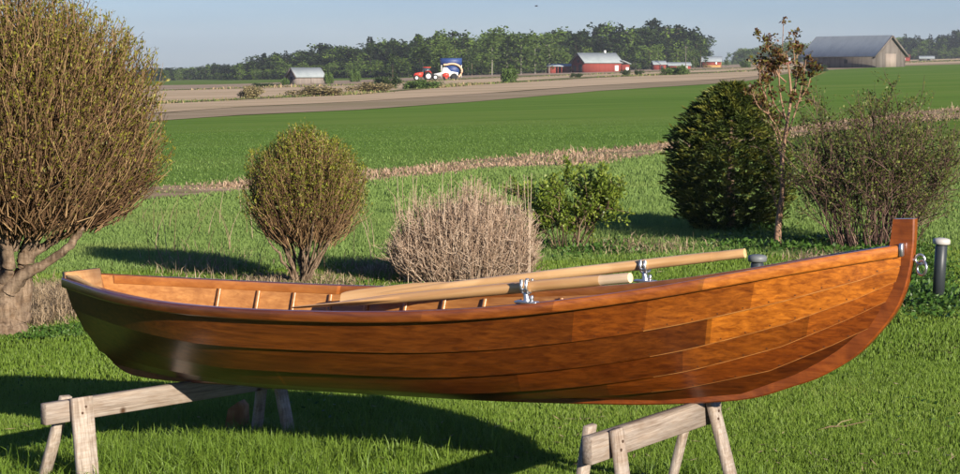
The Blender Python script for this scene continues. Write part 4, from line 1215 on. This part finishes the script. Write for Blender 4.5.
mb = MB(); box(mb, (5.3, -2.3, .75), (1.6, 3.6, 1.9)); mb.build('lean_to', m_redw, rb)
mb = MB(); prism(mb, [(4.3, 2.5), (6.4, 1.75), (6.4, 1.9), (4.3, 2.68)], lambda a, b, t: (a, t, b), -4.4, -.3); mb.build('lean_to_roof', m_roofp, rb)
mb = MB(); box(mb, (5.5, -4.14, .6), (.7, .1, 1.0)); mb.build('window', m_white, rb)
mb = MB(); box(mb, (2.2, .2, 4.3), (.35, .35, 1.1)); mb.build('chimney', m_white, rb)
# open shed at its left
pb = at(559, 458)
os_ = thing('open_shed', 'long low open-fronted shed joined to the left of the big red barn', 'shed', pb, radians(4))
mb = MB(); box(mb, (0, 1.6, .7), (5.2, .2, 1.9)); box(mb, (-2.5, .3, .7), (.2, 2.6, 1.9)); mb.build('wall', m_redw, os_)
mb = MB(); prism(mb, [(-1.4, 1.45), (2.0, 1.95), (2.0, 2.1), (-1.4, 1.6)], lambda a, b, t: (t, a, b), -2.9, 2.9); mb.build('roof', m_roofg, os_)
for x0_, x1_ in ((-2.5, -.9), (.9, 2.5)):
    mb = MB(); box(mb, ((x0_ + x1_) / 2, -1.1, .6), (x1_ - x0_, .14, 1.7)); mb.build('front_boarding', m_redw, os_)
for x in (-.4, .4):
    mb = MB(); box(mb, (x, -1.1, .6), (.18, .18, 1.9)); mb.build('post', m_redw, os_)
gable('shed', 'left of the two low red sheds, with a pale roof', 'shed', at(658, 500), radians(8), 3.0, 3.0, 1.35, 2.05, m_redw, m_roofp, .25, [('front', .5, 0, .7, 1.0, 'door', m_dark)])
gable('shed', 'right of the two low sheds, longer and with a wide pale roof', 'shed', at(678, 505), radians(4), 5.4, 3.0, .95, 1.55, m_redw, m_roofp, .25, [('front', 1.4, 0, 1.1, .9, 'door', m_white)])
gable('house', 'small house with red and yellow walls and grey roof, right of the sheds', 'house', at(711, 560), radians(-8), 5.0, 3.6, 1.75, 2.9, m_redw, m_roofg, .3,
      [('front', 0, -.2, 4.9, .9, 'yellow_boarding', m_yelw), ('right', 0, 0, 2.6, 1.9, 'yellow_boarding', m_yelw), ('front', 1.2, .9, .5, .6, 'window', m_white)])
gable('house', 'tiny red house on the horizon just right of the big grey barn', 'house', at(903.5, 700), radians(-20), 3.0, 2.6, 1.3, 2.2, m_redw, m_redw, .2, [('front', 0, .5, .6, .6, 'window', m_white)])
gable('shed', 'tiny grey-roofed shed on the horizon right of the red house', 'shed', at(925, 690), radians(-8), 4.8, 3.0, .8, 1.5, m_greyw, m_roofp, .2, [('front', .6, 0, .9, .8, 'door', m_dark)])
gable('house', 'tiny red cottage far off behind the top of the slim tree', 'house', at(783, 720), radians(10), 4.2, 3.0, 1.3, 2.3, m_redw, m_roofp, .2, [('front', .6, .5, .5, .6, 'window', m_white)])

# utility pole
mb = MB(); tubes(mb, np.array([[[0, 0, -.2], [0, 0, 5.6]]]), np.array([[.11, .08]]), 8, cap=True); box(mb, (0, 0, 5.2), (1.0, .1, .1))
o = mb.build('utility_pole', m_greyw); o.location = tuple(at(685, 490)); tag(o, 'thin grey utility pole in front of the forest above the red sheds', 'utility pole')

# ------------------------------------------------------------------ TRACTOR AND SEEDING RIG
m_redp = plain_mat('red_machine_paint', (.48, .045, .025), .4)
m_blue = plain_mat('blue_hopper', (.018, .045, .16), .5)
m_orange = plain_mat('beige_auger', (.60, .38, .24), .5)
m_tyre = plain_mat('tyre_rubber', (.02, .02, .02), .9)
m_glass = plain_mat('cab_glass', (.04, .06, .07), .1, 0, .6)
def wheel(parent, x, y, r, w, rim):
    mb = MB(); n = 16; a = np.arange(n) / n * 2 * pi
    prof = [(r * .55, -w / 2), (r * .92, -w / 2), (r, -w * .3), (r, w * .3), (r * .92, w / 2), (r * .55, w / 2)]
    V = np.array([[x + p * cos(k), y + q, r + p * sin(k)] for p, q in prof for k in a])
    mb.add(V, [[i * n + j, i * n + (j + 1) % n, (i + 1) * n + (j + 1) % n, (i + 1) * n + j] for i in range(5) for j in range(n)])
    wv = mb.build('wheel', m_tyre, parent)
    mb = MB(); tubes(mb, np.array([[[x, y - w * .42, r], [x, y + w * .42, r]]]), np.full((1, 2), r * .56), 14, cap=True); mb.build('rim', rim, wv)
DT = 318
tr = thing('tractor', 'red farm tractor with dark cab, left of the blue-topped machine', 'tractor', at(424, DT), radians(6))
mb = MB(); prism(mb, [(-1.55, .55), (-.1, .55), (-.1, 1.25), (-.4, 1.30), (-1.35, 1.15), (-1.55, .95)], lambda a, b, t: (a, t, b), -.38, .38); mb.build('bonnet', m_redp, tr)
mb = MB(); box(mb, (.45, 0, 1.55), (1.0, .95, .85)); mb.build('cab', m_glass, tr)
mb = MB(); box(mb, (.45, 0, 2.03), (1.2, 1.1, .12)); mb.build('cab_roof', m_redp, tr)
for sy in (-1, 1):
    mb = MB(); prism(mb, [(.1, 1.15), (.3, 1.5), (.9, 1.5), (1.2, 1.1), (1.0, 1.1), (.6, 1.3), (.3, 1.1)], lambda a, b, t: (a, t, b), sy * .75 - .2, sy * .75 + .2)
    mb.build('mudguard', m_redp, tr)
for sy in (-1, 1): wheel(tr, .65, sy * .75, .68, .42, m_white); wheel(tr, -1.15, sy * .62, .42, .3, m_white)
sr = thing('seeding_machine', 'large farm machine with a blue hopper on top and a white body', 'farm machine', at(448, DT), radians(6))
mb = MB(); prism(mb, [(-1.1, 2.3), (2.1, 2.3), (2.1, 3.35), (-1.15, 3.35)], lambda a, b, t: (a, t, b), -.75, .75); mb.build('hopper', m_blue, sr)
mb = MB(); prism(mb, [(-.4, .95), (1.6, .95), (1.9, 2.2), (-.4, 2.2)], lambda a, b, t: (a, t, b), -.55, .55); mb.build('lower_hopper', m_blue, sr)
mb = MB(); prism(mb, [(-2.2, .55), (1.5, .55), (1.5, 1.15), (.4, 1.3), (-.2, 1.9), (-.8, 1.95), (-.9, 1.2), (-2.2, .95)], lambda a, b, t: (a, t, b), -.72, -.5); mb.build('body_panel', m_white, sr)
mb = MB(); prism(mb, [(-.9, .45), (.1, .45), (.1, 1.0), (-.4, 1.15), (-.9, .95)], lambda a, b, t: (a, t, b), -.95, -.75); mb.build('side_cover', m_redp, sr)
mb = MB(); a = np.radians(np.linspace(118, -48, 14)); P = np.stack([.55 + 1.55 * np.cos(a), np.full(14, -.85), 1.35 + 1.15 * np.sin(a)], 1)
P = np.vstack([[[-.75, -.85, 2.35]], P]); tubes(mb, P[None], np.full((1, len(P)), .16), 8, cap=True); mb.build('auger', m_orange, sr)
for sx in (-1.05, 2.05):
    mb = MB(); box(mb, (sx, -.7, 1.7), (.09, .09, 2.6)); mb.build('frame_post', m_white, sr)
mb = MB(); beam(mb, (-3.4, 0, .6), (2.0, 0, .6), .3, .25, bev=0); mb.build('chassis', m_dark, sr)
for sy in (-1, 1): wheel(sr, .9, sy * .75, .52, .4, m_dark); wheel(sr, -2.0, sy * .7, .42, .3, m_white); wheel(sr, -.3, sy * .75, .4, .35, m_redp)

# ------------------------------------------------------------------ FOREST
def spruce_arr(seed, n=300):
    g = np.random.default_rng(seed); mb = MB()
    h = g.random(n) ** .8; r = .16 * (1 - h) * (.45 + .55 * g.random(n)) + .006; a = g.random(n) * 2 * pi
    C = np.stack([np.cos(a) * r, np.sin(a) * r, .05 + .93 * h], 1)
    D = np.stack([np.cos(a), np.sin(a), -.25 + .3 * g.random(n)], 1) + g.normal(size=(n, 3)) * .3
    leaves(mb, C, D, .07 * (.5 + .8 * g.random(n)) * (1.2 - .7 * h), .045 * (.5 + .8 * g.random(n)), rnd=.35 * g.random(n))
    return mb.arrays()
def pine_arr(seed, n=260):
    g = np.random.default_rng(seed); mb = MB()
    cs = np.c_[g.normal(size=(12, 2)) * .09, .35 + .61 * g.random(12)]
    i = g.integers(0, 12, n); C = cs[i] + unit(g.normal(size=(n, 3))) * (.085 * g.random(n) ** .4)[:, None] * [1, 1, .8]
    leaves(mb, C, g.normal(size=(n, 3)), .06 * (.5 + g.random(n)), .04 * (.5 + g.random(n)), rnd=.15 + .35 * g.random(n))
    tubes(mb, np.array([[[0, 0, 0], [0, 0, .9]]]), np.array([[.009, .004]]), 4, rnd=np.array([.955]))
    return mb.arrays()
def birch_arr(seed, n=330, w=.17):
    g = np.random.default_rng(seed); mb = MB()
    m = 15; hz = .12 + .81 * g.random(m); aa = g.random(m) * 2 * pi; rr = w * np.sin(np.clip((hz - .1) / .9, 0, 1) * pi) ** .6 * (.3 + .7 * g.random(m))
    cs = np.c_[np.cos(aa) * rr, np.sin(aa) * rr, hz]
    i = g.integers(0, m, n); C = cs[i] + unit(g.normal(size=(n, 3))) * (.085 * g.random(n) ** .45)[:, None] * [1, 1, 1.2]
    leaves(mb, C, g.normal(size=(n, 3)), .055 * (.5 + g.random(n)), .036 * (.5 + g.random(n)), rnd=.55 + .36 * g.random(n))
    tubes(mb, np.array([[[0, 0, 0], [.005, 0, .5], [0, 0, .92]]]), np.array([[.007, .005, .002]]), 4, rnd=np.array([1.0]))
    return mb.arrays()
m_forest = leaf_mat('forest_foliage', [(0, (.006, .013, .006)), (.35, (.020, .034, .014)), (.55, (.058, .095, .018)), (.75, (.095, .155, .026)), (.92, (.14, .20, .036)), (.95, (.05, .036, .026)), (1, (.13, .12, .10))], .2, .8, .1)
SP = [spruce_arr(200 + k) for k in range(4)]; PI_ = [pine_arr(210 + k) for k in range(3)]; BI = [birch_arr(220 + k) for k in range(4)]
TOP = [(-150, 70), (60, 69), (150, 70), (232, 66), (262, 59), (330, 51), (400, 45), (430, 42), (480, 39), (560, 38), (590, 35), (640, 32), (690, 34), (697, 38), (704, 42), (712, 62), (730, 60), (738, 50), (760, 46), (800, 44), (880, 42), (900, 40), (960, 37), (1100, 33)]
DIST = [(-150, 620), (200, 620), (240, 520), (330, 480), (420, 440), (480, 455), (600, 500), (700, 560), (735, 900), (820, 950), (890, 900), (960, 900), (1100, 900)]
def put(mb, arr, p, h, w, jit=0.0):
    V, Q, T, R_ = arr; a = rng.random() * 6.28; c_, s_ = cos(a), sin(a)
    X = np.stack([(V[:, 0] * c_ - V[:, 1] * s_) * h * w, (V[:, 0] * s_ + V[:, 1] * c_) * h * w, V[:, 2] * h], 1) + p
    mb.add(X, Q, T, np.clip(R_ + jit * (R_ < .93), 0, 1))
mb = MB()
xs = np.arange(-140, 1095, 2.0)
for row in range(5):
    for px in xs:
        x = px + rng.normal() * 2.0
        if 706 < x < 733: continue
        D = np.interp(x, *zip(*DIST)) + row * 16 + rng.random() * 14
        y0 = base_y(x, D); hp = (y0 - np.interp(x, *zip(*TOP))) * D / FPX * (1 + .10 * sin(x * .11 + row) + .09 * sin(x * .27 + 2 * row) + .06 * sin(x * .53))
        front = row == 0
        h = hp * ((.38 + .3 * rng.random()) if front else (.70 + .06 * row + .26 * rng.random()))
        if h < .8: continue
        f = rng.random()
        decid = (.66 if front else (.8 if 430 < x < 565 else .15))
        if 735 < x < 900: decid = .75
        arr = BI[rng.integers(4)] if f < decid else (SP[rng.integers(4)] if rng.random() < .72 else PI_[rng.integers(3)])
        put(mb, arr, at(x, D) + [0, 0, -.1], h, (1.8 if f < decid else 1.5) * (1.0 if h > 6 else 1.5), rng.normal() * .05)
tag(mb.build('far_forest', m_forest), kind='stuff')
# trees one can tell apart in front of the forest
m_trunkb = plain_mat('birch_trunk', (.28, .255, .22), .8)
m_leafb = leaf_mat('birch_foliage', [(0, (.030, .055, .012)), (.6, (.065, .105, .020)), (1, (.11, .16, .034))], .3, .7, .15)
m_leafd = leaf_mat('dark_crown_foliage', [(0, (.016, .032, .010)), (1, (.050, .078, .022))], .2, .7, .15)
def single(name, kind, px, D, ytop, w, label, cat, group=None):
    h = (base_y(px, D) - ytop) * D / FPX
    r = thing(name, label, cat, at(px, D), rng.random() * 6, group)
    g = np.random.default_rng(int(px * 7)); 
    V, Q, T, R_ = spruce_arr(int(px), 420) if kind == 's' else birch_arr(int(px), 520, .2 if kind == 'd' else .17)
    if kind != 's':
        trunkv = 12
        V = V[:-trunkv]; R_ = R_[:-trunkv]; Q = Q[(Q < len(V)).all(1)]
    R_ = (R_ - R_.min()) / (np.ptp(R_) + 1e-6)
    m1 = MB(); m1.add(V * [h * w, h * w, h], Q, T, R_); m1.build('crown', m_leafb if kind == 'b' else m_leafd, r)
    m1 = MB(); tubes(m1, np.array([[[0, 0, -.1], [.004 * h, 0, .4 * h], [0, 0, .62 * h]]]), np.array([[.010 * h, .007 * h, .003 * h]]), 6); m1.build('trunk', m_trunkb if kind == 'b' else m_bark, r)
for a in (('birch_tree', 'b', 492, 430, 27, 1.5, 'tall birch at the left of the birch row behind the round verge bush', 'tree', 'tall birches by the red barn'),
          ('birch_tree', 'b', 507, 436, 25, 1.6, 'tallest broad birch directly behind the round verge bush', 'tree', 'tall birches by the red barn'),
          ('birch_tree', 'b', 521, 432, 27, 1.6, 'tall birch right of the tallest one, with pale trunk showing', 'tree', 'tall birches by the red barn'),
          ('birch_tree', 'b', 535, 440, 31, 1.5, 'leaning birch third from the open shed', 'tree', 'tall birches by the red barn'),
          ('birch_tree', 'b', 549, 446, 33, 1.5, 'birch just left of the open shed', 'tree', 'tall birches by the red barn'),
          ('birch_tree', 'b', 441, 405, 34, 1.4, 'tall birch rising behind the blue hopper', 'tree', 'tall birches by the red barn'),
          ('birch_tree', 'b', 423, 410, 35, 1.4, 'tall birch rising behind the red tractor', 'tree', 'tall birches by the red barn'),
          ('leafy_tree', 'd', 393, 330, 54, 1.5, 'dark rounded tree standing at the field edge left of the tractor', 'tree', None),
          ('leafy_tree', 'd', 472, 425, 44, 1.4, 'dark tree right of the blue-topped machine', 'tree', None),
          ('spruce_tree', 's', 700, 545, 40, 1.7, 'pointed spruce at the right end of the forest behind the house', 'tree', None),
          ('leafy_tree', 'b', 693, 530, 49, 1.8, 'rounded green tree between the sheds and the house', 'tree', None),
          ('leafy_tree', 'b', 727, 600, 52, 1.6, 'small tree right of the red and yellow house', 'tree', None),
          ('leafy_tree', 'd', 745, 760, 50, 2.3, 'rounded dark tree at the left end of the far wood behind the slim tree', 'tree', None)):
    single(*a)

# ------------------------------------------------------------------ BIRD
m_bird = plain_mat('bird_feathers', (.03, .03, .035), .8)
bd = thing('bird', 'tiny dark bird flying high in the sky', 'bird', (26 / 1.0 * 0 + (536 - 480) / FPX * 200, 200, H + (66 - 6.5) / FPX * 200), radians(20))
mb = MB(); lathe(mb, [(0, -.17), (.03, -.12), (.045, 0), (.035, .1), (.02, .14), (0, .17)], n=8)
V, Q, T, R_ = mb.arrays(); mb = MB(); mb.add(V[:, [2, 1, 0]], Q); mb.add([[.14, .02, 0], [.14, -.02, 0], [.30, -.05, 0.01], [.30, .05, .01]], [[0, 1, 2, 3]]); mb.build('body', m_bird, bd, smooth=True)
for sy in (-1, 1):
    mb = MB(); mb.add([[-.06, sy * .03, .02], [.07, sy * .03, .02], [.05, sy * .16, .08], [-.05, sy * .16, .08], [.06, sy * .32, .04], [.0, sy * .3, .04]], [[0, 1, 2, 3], [3, 2, 4, 5]]); mb.build('wing', m_bird, bd)

# ------------------------------------------------------------------ HAZE over the fields
m_haze = bpy.data.materials.new('haze_air'); m_haze.use_nodes = True
hn = m_haze.node_tree; hn.nodes.remove(hn.nodes['Principled BSDF'])
pv = hn.nodes.new('ShaderNodeVolumePrincipled')
pv.inputs['Color'].default_value = (.80, .88, 1.0, 1); pv.inputs['Density'].default_value = 0.00015; pv.inputs['Anisotropy'].default_value = 0.0
hn.links.new(pv.outputs[0], hn.nodes['Material Output'].inputs['Volume'])
mb = MB(); box(mb, (0, 1225, 2), (3020, 2590, 84))
tag(mb.build('haze', m_haze), kind='stuff')
